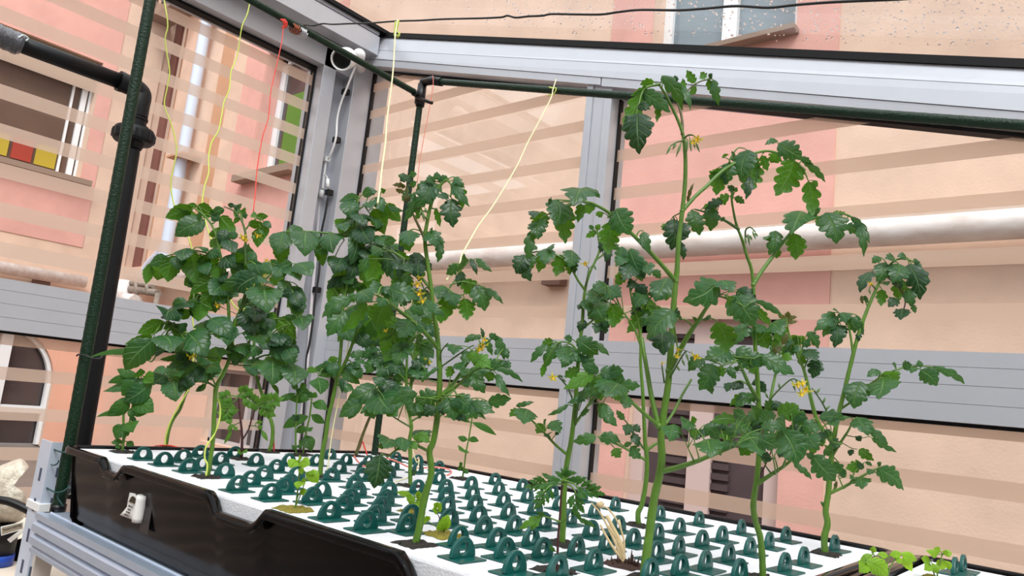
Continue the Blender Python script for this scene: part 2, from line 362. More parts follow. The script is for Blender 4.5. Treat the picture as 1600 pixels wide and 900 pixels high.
pane_y(1, -2.325, X0, 0.1885, zbt, SU, 'upper pane left of the mullion in the right glass wall')
pane_y(2, X1+.001, XE, 0.1885, zbt, SU, 'upper pane right of the mullion in the right glass wall')
pane_y(3, -2.325, X0, FLOOR, 0.050, SL, 'lower pane left of the mullion in the right glass wall')
pane_y(4, X1+.001, XE, FLOOR, 0.050, SL, 'lower pane right of the mullion in the right glass wall')
def pane_x(n, y0, y1, z0, z1, stripes, wdt, label):
    m = MB(); B(m, XG-.006, XG, y0, y1, z0, z1, M_GLASS); o = structure(m, 'window_%d' % n, label=label)
    for a in stripes:
        b2 = min(a + wdt, z1-.0005); a = max(a, z0+.0005)
        if b2 <= a: continue
        s = MB(); s.quad((XG+.0012, y0+.001, rel(a)), (XG+.0012, y1-.001, rel(a)), (XG+.0012, y1-.001, rel(b2)), (XG+.0012, y0+.001, rel(b2)), M_FILM); s.build('frosted_stripe', o)
pane_x(5, YE, 1.484, 0.190, 1.200, [.252 + .1085*k for k in range(0, 9)], .041, 'upper pane of the left glass wall')
pane_x(6, YE, 1.484, FLOOR, 0.050, [.012] + [-.084 - .1095*k for k in range(0, 10)], .036, 'lower pane of the left glass wall')
# --- roof glass
m = MB(); slab(m, -2.50, XE+.1, lambda x: zt(x)+.0215, lambda x: zt(x)+.030, YE, 1.80, M_GLASS)
structure(m, 'ceiling', label='sloping clear glass roof pane wet with rain')
rnd = random.Random(5); m = MB()
for i in range(760):
    x = rnd.uniform(760, 1600) if rnd.random() < .75 else rnd.uniform(560, 1600); y = rnd.uniform(-5, 82)
    if 1020 < x < 1250 and rnd.random() < .2: pass
    d = ray(x, y); X = None                        # a drop lies where it lies on the sloping pane
    t = (1.391 + .0305 - .2912*2.3) / (d.z + .2912*d.x); P = CAM + d*t
    if P.y > 1.66 or P.y < .3: continue
    s = rnd.choice((.0011, .0015, .0020, .0028)); m.blob((P.x, P.y, P.z), (s*1.0, s*1.9, s*.8), M_DROP, nu=8, nv=5)
for i in range(900):
    X, Y = rnd.uniform(-2.2, 1.5), rnd.uniform(-2.2, 1.45); s = rnd.choice((.0011, .0015, .0020, .0028))
    m.blob((X, Y, rel(zt(X)+.0305)), (s, s*1.9, s*.8), M_DROP, nu=7, nv=4)
tag(m.build('raindrops'), 'raindrops scattered on the outside of the glass roof', 'raindrops', kind='stuff')

# ================================================================ THE BUILDINGS OUTSIDE
YB = 4.6; XB = -11.85
bd = empty('apartment_building', (-2.0, YB, -0.05), 'long peach and pink apartment facade beyond the right glass wall', 'building')
m = MB()
# wall with real window openings : columns of (x0,x1,[solid z ranges])
def opening_wall(m, ax, planes, s0, s1, zlo, zhi, ops, mt):
    xs = sorted({s0, s1, *[o[0] for o in ops], *[o[1] for o in ops]})
    for a, b2 in zip(xs, xs[1:]):
        holes = sorted((o[2], o[3]) for o in ops if o[0] <= a + 1e-6 and o[1] >= b2 - 1e-6); z = zlo
        for h0, h1 in holes + [(zhi, zhi)]:
            if h0 > z:
                if ax == 'x': m.box((a, planes[0], rel(z)), (b2, planes[1], rel(h0)), mt)
                else: m.box((planes[0], a, rel(z)), (planes[1], b2, rel(h0)), mt)
            z = max(z, h1)
gx = lambda x, y: Py(x, y, YB).x
gz = lambda x, y: Py(x, y, YB).z - CAMZ
UW = (gx(1022, 30), gx(1246, 30), 2.66, 4.5)
LW = (gx(979, 700), gx(1216, 760), -1.02, 0.70)
GW = (-8.56, -7.50, gz(425, 268), 4.20)
SW = (gx(243, 150), gx(283, 110), 1.42, 5.6)
W3 = (gx(322, 640), gx(425, 690), gz(360, 699), gz(345, 576))
W4 = (gx(152, 590), gx(168, 560), gz(150, 690), gz(160, 552))
W4 = (min(W4[0], W4[1]) , max(W4[0], W4[1]), W4[2], W4[3])
opening_wall(m, 'x', (YB, YB+.35), XB+.002, 7.0, -1.3, 8.5, [UW, LW, GW, SW, W3, W4], M_PEACH)
m.build('wall', bd)
def relief(x0, x1, z0, z1, ops, mt, name='painted_surround', lab='pink painted window surround'):
    m = MB(); opening_wall(m, 'x', (YB-.012, YB-.0005), x0, x1, z0, z1, ops, mt); o = m.build(name, bd); o['label'] = lab
relief(gx(958, 40), gx(1304, 270), -1.3, 8.4, [UW, LW], M_PINK)
relief(gx(393, 60), -6.9, gz(380, 430), 4.45, [GW], M_PINK)
relief(gx(334, 170), gx(352, 170), 1.4, 8.4, [], M_TAN, 'shadow_strip', 'tan strip painted as the shadow beside the downpipe')  # tan strip stands in for the brown shadow beside the downpipe
relief(gx(205, 480), gx(470, 520), -1.3, 0.9, [W3, W4], mat('salmon_plaster', (232, 192, 172), 0.9, noise=0.08, scale=2.0, bump=0.3, bscale=60, spec=0.15), 'painted_base', 'salmon painted lower facade')
def window(op, parent, frame=.07, cols=(.5,), glass=M_GREYG, depth=.16, frm=M_WHITEP, rows=(), left=None, plane='x', P=YB):
    x0, x1, z0, z1 = op; m = MB(); d = depth
    def bb(a, b2, c, e, dd0, dd1, mt):
        if plane == 'x': m.box((a, P+dd0, rel(c)), (b2, P+dd1, rel(e)), mt)
        else: m.box((P-dd1, a, rel(c)), (P-dd0, b2, rel(e)), mt)
    bb(x0+.002, x0+frame, z0+.002, z1-.002, d, d+.06, frm); bb(x1-frame, x1-.002, z0+.002, z1-.002, d, d+.06, frm); bb(x0+.002, x1-.002, z1-frame, z1-.002, d, d+.06, frm); bb(x0+.002, x1-.002, z0+.002, z0+frame, d, d+.06, frm)
    for c in cols: xm = x0 + (x1-x0)*c; bb(xm-frame*.75, xm+frame*.75, z0+.002, z1-.002, d-.01, d+.06, frm)
    for c in rows: zz = z0 + (z1-z0)*c; bb(x0+.002, x1-.002, zz-.03, zz+.03, d, d+.06, frm)
    f = m.build('window', parent)
    m = MB()
    if plane == 'x': m.box((x0+.003, P+d+.035, rel(z0+.003)), (x1-.003, P+d+.05, rel(z1-.003)), glass)
    else: m.box((P-d-.05, x0+.003, rel(z0+.003)), (P-d-.035, x1-.003, rel(z1-.003)), glass)
    m.build('pane', f); return f
window(UW, bd, cols=(.5,), frame=.075)
m = MB(); m.box((UW[1]-.75, YB-.11, rel(2.62)), (UW[1]+.02, YB+.1, rel(2.655)), M_STONE); m.build('window_sill', bd)
wl = window(LW, bd, frame=.11, cols=(.49,), glass=M_SHUT, frm=mat('mauve_frame_paint', (206, 182, 176), .7), depth=.05)
m = MB()
for cx in (LW[0]+.35, LW[0]+.62, LW[0]+.93, LW[0]+1.12):
    for k in range(24):
        m.box((cx-.11, YB+.06, rel(LW[2]+.13+k*.066)), (cx+.11, YB+.085, rel(LW[2]+.17+k*.066)), M_SHUT) if k % 1 == 0 and LW[0]+.12 < cx-.11 and cx+.11 < LW[1]-.1 else None
m.build('louvred_shutter', wl)
m = MB(); m.box((LW[0]-.06, YB-.05, rel(.70)), (LW[1]+.06, YB, rel(.76)), mat('brown_lintel', (176, 122, 100), .8)); m.build('lintel', bd)  # plain brown strip across the head of the lower window
g = window(GW, bd, cols=(), frame=.13, glass=M_DARKG, depth=.22)
m = MB(); m.box((GW[0]+.001, YB+.002, rel(GW[2]+.002)), (GW[0]+.012, YB+.215, rel(GW[3]-.002)), M_PINK); m.build('reveal', bd)
m = MB(); m.box((-8.24, YB+.20, rel(GW[2]+.06)), (-7.86, YB+.23, rel(GW[3]-.62)), M_GREEN); m.build('green_blind', g)
m = MB(); m.box((GW[0]-.12, YB-.16, rel(GW[2]-.10)), (GW[1]+.10, YB+.1, rel(GW[2]-.012)), M_STONE); m.build('window_sill', bd)
m = MB(); x0, x1, z0, z1 = SW; k = (x1-x0)
m.box((x0, YB+.12, rel(z0)), (x0+k*.30, YB+.16, rel(z1)), M_MAROON); m.box((x0+k*.30, YB+.20, rel(z0)), (x0+k*.62, YB+.22, rel(z1)), M_TAN); m.box((x0+k*.62, YB+.15, rel(z0)), (x1, YB+.17, rel(z1)), M_SHUT)
m.build('shutter', bd)
m = MB(); m.tube([(gx(222, 130), YB-.05, rel(1.5)), (gx(222, 130), YB-.05, rel(7))], .035, mat('thin_grey_pipe', (132, 116, 108), .6)); m.build('thin_pipe', bd)
m = MB(); m.box((gx(240, 20), YB-.35, rel(5.4)), (gx(300, 40)+.3, YB, rel(5.5)), M_STONE)
for k in range(7): m.box((gx(240, 20)+.05+k*.22, YB-.34, rel(5.5)), (gx(240, 20)+.08+k*.22, YB-.31, rel(6.1)), M_SHUT)
m.build('balcony', bd)
w3 = window(W3, bd, cols=(.52,), frame=.045, glass=M_DARKG, depth=.08, frm=mat('grey_frame_paint', (190, 184, 184), .6))
w4 = window(W4, bd, cols=(), frame=.04, glass=M_SHUT, depth=.05, frm=M_TAN)
m = MB()                                                               # rounded string course bands high on the facade
for zz in (4.75,): m.tube([(-7.0, YB-.01, rel(zz)), (gx(958, 40)-.02, YB-.01, rel(zz))], .10, M_PEACH, seg=14)
m.build('moulding', bd)
# downpipe and gutter-like pipes
m = MB(); dp = gx(311, 180); m.tube(spline([(dp, YB-.13, rel(8)), (dp, YB-.13, rel(1.95)), (dp-.05, YB-.13, rel(1.6)), (dp-.45, YB-.12, rel(1.38)), (dp-.55, YB-.12, rel(1.2))], 5), .078, mat('pale_blue_downpipe', (206, 218, 236), .4), seg=14)
for zz in (2.9, 5.2): m.box((dp-.16, YB-.28, rel(zz)), (dp+.34, YB-.0, rel(zz+.03)), M_TAN)
m.build('downpipe', bd)
m = MB(); m.tube([(-11.2, YB-.16, rel(1.165)), (-1.85, YB-.16, rel(1.178)), (6.5, YB-.16, rel(1.19))], .088, M_PIPEW, seg=20); m.build('pipe', bd)
m = MB(); m.tube([(-2.95, YB-.045, rel(1.045)), (6.5, YB-.045, rel(1.06))], .032, M_PIPEW, seg=12); m.build('thin_pipe', bd)
for xx in (gx(872, 440), gx(640, 440), 0.8):
    m = MB(); m.box((xx-.09, YB-.10, rel(.94)), (xx+.09, YB, rel(1.06)), mat('rusty_bracket', (120, 92, 80), .8)); m.box((xx-.30, YB-.05, rel(1.04)), (xx+.09, YB-.03, rel(1.06)), MATS['rusty_bracket']); m.build('pipe_bracket', bd)
# ---- left building
bl = empty('building_wing', (XB, 1.0, -0.05), 'pink building wing beyond the left glass wall with a brown curtained window', 'building')
hy = lambda x, y: Pxx(x, y, XB).y
hz = lambda x, y: Pxx(x, y, XB).z - CAMZ
TW = (1.3, hy(145, 180), hz(110, 276), hz(0, 36)+.0)
AW = (2.55, hy(79, 615), -1.3, .33)
m = MB(); opening_wall(m, 'y', (XB-.35, XB), -6.0, YB, -1.3, 8.5, [TW, (AW[0], AW[1], AW[2], AW[3])], M_PEACH); m.build('wall', bl)
# arch spandrels fill the corners of the arched opening
m = MB(); yc = (AW[0]+AW[1])/2; R = (AW[1]-AW[0])/2; n = 12
for sgn in (-1, 1):
    poly = [(XB-.3, yc+sgn*R, rel(AW[3]+.001))] + [(XB-.3, yc+sgn*R*math.cos(t*math.pi/2/n), rel(-.42+.745*math.sin(t*math.pi/2/n))) for t in range(n+1)]
    m.extrude_poly(poly, (.3, 0, 0), M_ORANGE)
m.build('arch', bl)
def relx(y0, y1, z0, z1, ops, mt, name, lab):
    m = MB(); opening_wall(m, 'y', (XB+.0005, XB+.012), y0, y1, z0, z1, ops, mt); o = m.build(name, bl); o['label'] = lab
relx(-1.0, hy(165, 200), hz(120, 385), 8.4, [TW], M_PINK, 'painted_surround', 'pink painted surround')
relx(-5.9, YB-.01, -1.3, .62, [AW], M_ORANGE, 'orange_painted_base', 'orange lower facade')
m = MB()
a, b2, z0, z1 = TW
tw = window((a, b2, z0, z1), bl, frame=.035, cols=(), glass=M_CURT, depth=.20, plane='y', P=XB)
wy = lambda x, y: Pxx(x, y, XB-.20).y
m = MB(); m.box((XB-.27, wy(93, 240), rel(z0+.01)), (XB-.20, wy(97, 240), rel(z1-.01)), M_WHITEP); m.box((XB-.27, wy(109, 240), rel(z0+.01)), (XB-.19, wy(118, 240), rel(z1-.01)), M_WHITEP); m.build('window_mullion', tw)
m = MB(); yy = a + .1; cols = [M_GREYG, M_YELP, M_REDP, M_YELP]; wd = (b2 - a - .55) / 5
for xa, xb3, mm in ((-60, -32, M_REDP), (-24, 9, M_YELP), (15, 49, M_REDP), (54, 88, M_YELP)): m.box((XB-.228, wy(xa, 250), rel(z0+.09)), (XB-.215, wy(xb3, 250), rel(z0+.40)), mm)
m.build('coloured_panels', tw)
m = MB(); m.box((XB-.1, a-.1, rel(z0-.09)), (XB+.16, b2+.12, rel(z0-.012)), M_STONE); m.build('window_sill', bl)
m = MB(); m.box((XB-.2, a+.01, rel(z1-.42)), (XB-.06, b2-.05, rel(z1-.003)), mat('olive_shutter_box', (122, 104, 74), .7)); m.build('shutter_box', bl)
m = MB(); W = M_WHITEP                                                   # arched window with frame bars
for t in range(n*2):
    t0 = math.pi*t/(2*n); t1 = math.pi*(t+1)/(2*n); r0, r1 = R-.004, R-.055
    def q(r, t): return (yc+r*math.cos(t), rel(-.42+(.745-(R-r))*math.sin(t)))
    A, Bq, Cq, D = q(r0, t0), q(r0, t1), q(r1, t1), q(r1, t0)
    m.hexa([(XB-.14, *A), (XB-.14, *Bq), (XB-.14, *Cq), (XB-.14, *D), (XB-.06, *A), (XB-.06, *Bq), (XB-.06, *Cq), (XB-.06, *D)], W)
m.box((XB-.14, AW[0]+.004, rel(-1.28)), (XB-.06, AW[0]+.055, rel(-.42)), W); m.box((XB-.14, AW[1]-.055, rel(-1.28)), (XB-.06, AW[1]-.004, rel(-.42)), W)
for zz in (-.80,): m.box((XB-.14, AW[0]+.01, rel(zz-.05)), (XB-.07, AW[1]-.01, rel(zz+.05)), W)
m.box((XB-.14, yc-.07+.05, rel(-1.28)), (XB-.06, yc+.07+.05, rel(.25)), W); aw = m.build('window', bl)
m = MB(); m.box((XB-.20, AW[0]+.01, rel(-1.28)), (XB-.18, AW[1]-.01, rel(.32)), M_DARKG); m.build('pane', aw)
m = MB(); yp = YB-.3; m.tube([(XB+.15, -5.5, rel(1.085)), (XB+.15, YB-.55, rel(1.085))], .085, M_PIPEW, seg=18); m.build('pipe', bl)
for yy in (hy(60, 450), 1.2):
    m = MB(); m.box((XB, yy-.1, rel(.93)), (XB+.12, yy+.1, rel(1.05)), MATS['rusty_bracket']); m.box((XB+.02, yy-.03, rel(.82)), (XB+.06, yy+.03, rel(.95)), MATS['rusty_bracket']); m.build('pipe_bracket', bl)
m = MB()                                                                 # grey fixture with drainpipe stub where the wings meet
P0 = Py(190, 450, 4.25); P1 = Py(247, 458, 4.25); mg = mat('weathered_grey_metal', (150, 136, 124), .7, noise=.3, scale=6)
m.tube([P0, P1], .05, mg, seg=10); m.tube([P1, P1 + Vector((0, 0, -.32))], .04, mg); m.tube([Py(192, 440, 4.25), Py(240, 447, 4.25)], .035, mg)
m.tube([Py(192, 468, 4.2), Py(212, 472, 4.2)], .10, M_PIPEW, seg=12); m.tube([Py(194, 440, 4.2), Py(190, 476, 4.2)], .12, M_PIPEW, seg=12)
for k, x in enumerate((196, 212, 229)): m.tube([Py(x, 438, 4.22), Py(x+2, 460, 4.22)], .03, mg)
tag(m.build('awning_bracket', None), 'weathered grey folding bracket fixed where the two facades meet', 'bracket')

op = empty('added_facing_building', (0, -7.6, -.05), 'unseen tan building added behind the viewpoint to cut reflections and fill', 'building')  # added out of view to dim sky reflections and fill light
m = MB(); mo = mat('dull_tan_plaster', (128, 108, 94), .9, noise=.1, scale=2); m.box((-12, -8, -.06), (9.5, -7.6, 5.6), mo); m.box((9.2, -7.6, -.06), (9.6, 4.6, 5.2), mo); m.build('wall', op)
for k in range(5):
    w_ = MB(); w_.box((-10+4*k, -7.6, 2.0), (-8.7+4*k, -7.55, 3.6), M_WHITEP); f_ = w_.build('window', op); w_ = MB(); w_.box((-9.9+4*k, -7.56, 2.1), (-8.8+4*k, -7.53, 3.5), M_GREYG); w_.build('pane', f_)
# ================================================================ FITTINGS ON THE POST
A = Pxx(561, 86, -2.22); Bc = Pxx(533, 93, -2.10); cc = empty('security_camera', A, 'white round security camera with black lens high on the corner post', 'security camera')
ax = (Bc - A).normalized(); r = 17.5 * mpp(Bc)
m = MB(); m.lathe(Bc - ax*r*2.3, ax, [(0, r*.5), (r*.15, r*.8), (r*.5, r*.96), (r*2.0, r), (r*2.25, r*.98), (r*2.3, r*.92), (r*2.22, r*.86), (r*2.05, r*.84)], M_WHITE, 32); m.build('body', cc, split=True)
m = MB(); m.lathe(Bc - ax*r*.20, ax, [(0, r*.80), (r*.02, r*.80), (r*.06, r*.5), (r*.08, 0)], mat('black_camera_lens', (8, 8, 10), .4, spec=.2), 28); m.build('lens', cc)
m = MB(); m.blob(A, r*.62, M_WHITE, nu=18, nv=12); m.lathe(A, Vector((-.75, .65, 0)), [(0, r*.45), (r*1.0, r*.5), (r*3.0, r*.5)], M_WHITE, 22); m.build('mount', cc)
def run(pts, c, ax='y', n=5):
    f = {'y': lambda p: Py(*p, c), 'x': lambda p: Pxx(*p, c)}[ax]
    return spline([f(p) for p in pts2(pts)], n)
m = MB(); m.tube(run('556,103 548,122 541,140 533,160 527,185 525,214 519,235 513,248', 1.59), .0042, M_WHITE)
cb = m.build('camera_cable'); tag(cb, 'thin white camera cable clipped down the corner post', 'cable')
def cbox(px, py, w, h, c, mt, d=.012):
    P = Py(px, py, c); s = mpp(P); m = MB(); m.box((P.x-w*s/2/.76, c-d, P.z-h*s/2), (P.x+w*s/2/.76, c+d, P.z+h*s/2), mt); return m
for i, (x, y, lab) in enumerate(((540, 144, 'small black cable clip high on the corner post below the camera'), (526, 219, 'small black cable clip above the white cable plug'), (514, 301, 'small black cable clip where white and black cables meet'), (495, 453, 'small black cable clip on the black cable level with the middle rail'))):
    tag(cbox(x, y, 8, 9, 1.605, M_BLACK).build('cable_clip', bevel=.002), lab, 'cable clip', 'cable clips on the corner post')
pl = cbox(510, 249, 7, 8, 1.59, M_WHITE).build('splitter', cb, bevel=.002)
m = MB(); m.tube(run('509,252 506,275 504,296', 1.59), .005, M_WHITE); m.tube(run('507,253 497,262 500,270 510,275 512,284', 1.59), .0022, M_WHITE); m.tube(run('512,280 512,293', 1.59), .007, M_WHITE, seg=10)
m.lathe(Py(503, 297, 1.59), (Py(501, 311, 1.59)-Py(503, 297, 1.59)), [(0, .007), (.008, .011), (.018, .012), (.020, .0105), (.030, .0105)], M_WHITE, 16); m.build('plug', cb)
m = MB(); m.tube(run('500,312 498,330 493,400 487,470 481,560 472,640 463,705 445,850', 1.60), .0065, mat('grey_white_conduit', (206, 200, 204), .4)); tag(m.build('conduit'), 'thin pale conduit running straight down the corner post', 'conduit')
m = MB(); m.tube(run('513,306 508,335 501,372 499,420 495,450 492,470 489,500 484,535 479,560 477,600 474,650 470,700 455,850', 1.595), .0042, M_WIREK); tag(m.build('power_cable'), 'black power cable hanging down the corner post', 'cable')
# ================================================================ SHELF, TRAYS AND RAFT
TZ = -.150                                   # raft surface, relative to the eye
DZ = -.267                                   # shelf surface
rack = empty('shelving_unit', (-1.40, .60, FLOOR + CAMZ), 'pale blue galvanised slotted shelving unit carrying the black trays', 'shelving unit')
bx = Py(80, 700, .50).x; ax0 = Py(62, 700, .50).x; yb2 = Pxx(112, 700, bx).y
ztop = Py(66, 686, .50).z
def upright(xa, xb, ya, yb, z1, slots=True):
    m = MB(); t = .003
    m.box((xa, ya, 0), (xb-t, ya+t, z1), M_GALVB); m.box((xb-t, ya, 0), (xb, yb, z1), M_GALVB)
    if slots:
        s = m; z = .04
        xm = (xa+xb)/2
        while z < z1 - .02:
            s.box((xm-.0045, ya-.0006, z), (xm+.0045, ya+.0002, z+.022), M_HOLE); pass
            s.box((xb-.0002, yb-.018, z+.01), (xb+.0006, yb-.012, z+.026), M_HOLE); z += .052
    return m.build('upright', rack)
upright(ax0, bx, .50, yb2, ztop); upright(ax0, bx, 1.17, 1.23, CAMZ+DZ+.004); upright(.86, .92, .50, .56, CAMZ+DZ); upright(.86, .92, 1.17, 1.23, CAMZ+DZ, False)
m = MB(); m.box((ax0-.004, .497, rel(DZ-.004)), (bx+.004, yb2+.004, rel(DZ+.010)), M_WHITE); m.build('white_collar', rack, bevel=.001)
# ridged front beam : profile extruded along X
prof = [(.488, DZ), (.488, DZ-.010), (.493, DZ-.013), (.486, DZ-.018), (.486, DZ-.030), (.493, DZ-.034), (.486, DZ-.039), (.486, DZ-.050), (.493, DZ-.054), (.489, DZ-.058), (.489, DZ-.064), (.499, DZ-.064), (.499, DZ)]
m = MB(); xL = Py(58, 800, .49).x; m.extrude_poly([(xL, y, rel(z)) for y, z in prof], (2.4, 0, 0), M_GALV); m.build('front_beam', rack)
m = MB(); m.box((xL+.01, .4995, rel(DZ-.03)), (.95, 1.24, rel(DZ)), M_GALV); m.box((xL+.01, .507, rel(DZ-.001)), (.95, .509, rel(DZ+.0015)), M_GALVB); m.build('shelf_panel', rack)
m = MB(); m.box((ax0+.01, .505, rel(DZ-.16)), (bx+.012, yb2, rel(DZ-.066)), mat('cream_bracket', (222, 214, 204), .5)); m.box((bx-.01, .503, rel(DZ-.125)), (bx+.004, .506, rel(DZ-.095)), M_HOLE); m.build('bracket', rack)

# ---- trays
DIPS = [(-1.203, -1.118, .016), (-.872, -.745, .020), (-.520, -.330, .022)]
def rimz(x, dips):
    z = TZ + .003
    for a, b2, d in dips:
        t = min(1, max(0, (x-a)/.022)) * min(1, max(0, (b2-x)/.022)); z -= d * (t*t*(3-2*t))
    return z
def tray(x0, x1, y0, y1, dips, label, name='grow_tray'):
    e = empty(name, ((x0+x1)/2, (y0+y1)/2, rel(DZ)), label, 'tray'); cx, cy = (x0+x1)/2, (y0+y1)/2
    # outline of the rim, walked round; each station gives a cross-section
    pts = []; rc = .028
    def arc(ax_, ay_, a0):
        return [(ax_+rc*math.cos(a0+k*math.pi/8), ay_+rc*math.sin(a0+k*math.pi/8)) for k in range(5)]
    n = 90
    pts += arc(x0+rc, y0+rc, math.pi)
    pts += [(x0+rc+(x1-x0-2*rc)*k/n, y0) for k in range(1, n)]
    pts += arc(x1-rc, y0+rc, -math.pi/2) + arc(x1-rc, y1-rc, 0) + arc(x0+rc, y1-rc, math.pi/2)
    m = MB(); sec = []
    for (x, y) in pts:
        dx = (x-cx); dy = (y-cy); front = y < y0 + .001
        z = rimz(x, dips) if front else TZ + .004
        nx = 1 if x > x1-rc else (-1 if x < x0+rc else 0); ny = 1 if y > y1-rc else (-1 if y < y0+rc else 0)
        l = math.hypot(nx, ny) or 1; nx /= l; ny /= l
        P = lambda off, zz: Vector((x - nx*off, y - ny*off, rel(zz)))
        hb = TZ - .004
        sec.append([P(.0015, z-.0095), P(0, z-.009), P(.001, z-.0015), P(.003, z), P(.010, z), P(.0125, z-.002), P(.0135, min(z, TZ)-.012), P(.027, DZ+.010), P(.033, DZ+.001), P(.060, DZ+.001)])
    k = len(sec[0]); n0 = len(m.v)
    for s in sec: m.v += s
    N_ = len(sec)
    for i in range(N_):
        j = (i+1) % N_
        for q in range(k-1): m.face((n0+i*k+q, n0+j*k+q, n0+j*k+q+1, n0+i*k+q+1), M_TRAY)
    m.face([n0+i*k+k-1 for i in range(N_)], M_TRAY, sm=False)
    # inner wall skin
    b = m.build('tray_body', e); sd = b.modifiers.new('solid', 'SOLIDIFY'); sd.thickness = .0016; sd.offset = 0
    # folded outer lip with pale frayed cut
    rr = random.Random(3); fm = MB(); xs = x0 + .03; seg = []
    while xs < min(x1, -.30) - .03:
        seg.append(Vector((xs, y0+.0012, rel(rimz(xs, dips)-.0092+rr.uniform(-.0008, .0008))))); xs += rr.uniform(.003, .007)
    if dips and len(seg) > 4:
        fm.tube(seg, .00035, mat('pale_frayed_plastic', (110, 104, 104), .6), seg=4); fm.tube([p + Vector((0, .004, .0075)) for p in seg], .0005, M_TRAY, seg=4); fm.build('frayed_edge', b)
    return e
T1X0, T1X1, T1Y0, T1Y1 = -1.362, -.247, .482, 1.152
tray1 = tray(T1X0, T1X1, T1Y0, T1Y1, DIPS, 'large glossy black grow tray with notched rim in the middle of the shelf')
c2 = Pz(1436, 868, TZ)
tray2 = tray(c2.x, .78, T1Y0, T1Y1+.01, [], 'second black grow tray cut by the lower right corner of the photo')
# paper sticker peeling off the front of the tray
yf = T1Y0 + .0180
def onfront(x, y, d=0): return Py(x, y, yf - d)
m = MB(); n = 9; a, b2, c, d = (203, 769.5), (215, 772.5), (206.5, 811), (187.5, 804)
def lerp(p, q, t): return (p[0]+(q[0]-p[0])*t, p[1]+(q[1]-p[1])*t)
n0 = len(m.v); left = [(203, 769.5), (200, 782), (198.5, 792), (193, 799), (187.5, 804.5)]; right = [(216, 772.3), (213.5, 784), (211, 794), (208.5, 803), (206.5, 812)]
for l_, r_ in zip(left, right):
    for k in range(4): q = lerp(l_, r_, k/3); m.v.append(onfront(*q, .0012+.002*(1-k/3)))
for i in range(4):
    for k in range(3): q = n0+i*4+k; m.face((q, q+1, q+5, q+4), M_PAPER)
stk = m.build('paper_label', tray1); stk['label'] = 'peeling white printed sticker'; sd = stk.modifiers.new('solid', 'SOLIDIFY'); sd.thickness = .0003
m = MB(); top = onfront(223, 774, .004); bot = onfront(214.5, 815.5, .004)
m.tube([top + (bot-top)*k/6 for k in range(7)], .0075, M_PAPER, seg=18); m.build('rolled_paper', stk)
m = MB(); m.box((onfront(226, 780).x, yf+.0002, onfront(236, 782).z-.045), (onfront(240, 782).x, yf-.0004, onfront(236, 782).z+.004), mat('sticker_residue', (46, 42, 42), .45)); m.build('label_residue', tray1)
m = MB(); cxy = lambda x, y: Py(x, y, yf-.0042)
e8 = [(201.5, 784), (204.5, 777.5), (207, 775), (210, 776.2), (213.4, 781), (212.5, 786), (210, 787), (207.5, 785.2), (204.5, 784.6)]
m.extrude_poly([cxy(*p) for p in e8], (0, -.0003, 0), M_INK)
m.build('printed_emblem', stk)
def text(s, loc, size, mt, parent, name='printed_text', rot=(math.pi/2, 0, 0), ext=.0002):
    cu = bpy.data.curves.new('t', 'FONT'); cu.body = s; cu.size = size; cu.extrude = ext
    ob = bpy.data.objects.new('t', cu); COL.objects.link(ob); dg = bpy.context.evaluated_depsgraph_get()
    me = bpy.data.meshes.new_from_object(ob.evaluated_get(dg)); me.materials.clear(); me.materials.append(mt)
    bpy.data.objects.remove(ob); o = bpy.data.objects.new(name, me); COL.objects.link(o)
    o.matrix_world = Matrix.Translation(loc) @ Matrix.Rotation(rot[2], 4, 'Z') @ Matrix.Rotation(rot[0], 4, 'X') @ Matrix.Rotation(rot[1], 4, 'Z')
    if parent: o.parent = parent; o.matrix_parent_inverse = Matrix.Translation(-parent_world(parent))
    return o
for s, x, y, z_ in (('PRO DET', 200.3, 791.5, .0038), ('100 200', 199.0, 796.5, .0030), ('001 24000', 196.8, 800.5, .0029), ('0125 081 12', 194.2, 804.5, .0028)):
    text(s, cxy(x, y), z_, M_INK, stk)
# bent wire hook in the first notch of the rim
m = MB(); m.tube(spline([Py(184, 752, yf-.012), Py(182, 743, yf-.014), Py(186, 739.5, yf-.012), Py(196, 738.5, yf+.0), Py(200, 739, yf+.012)], 5), .0019, mat('dull_steel_hook', (150, 136, 128), .35, metal=.6), seg=8)
tag(m.build('wire_hook'), 'small bent metal hook hanging in the first rim notch', 'hook')

# ---- rafts
def raft(x0, x1, y0, y1, label):
    m = MB(); m.box((x0, y0, rel(TZ-.022)), (x1, y1, rel(TZ)), M_EPS); o = m.build('foam_raft', bevel=.003); tag(o, label, 'raft'); return o
raft1 = raft(T1X0+.017, T1X1-.017, T1Y0+.0160, T1Y1-.0165, 'white foam planting raft filling the large black tray')
raft2 = raft(c2.x+.017, .755, T1Y0+.0160, T1Y1-.008, 'white foam raft in the tray at the lower right corner')

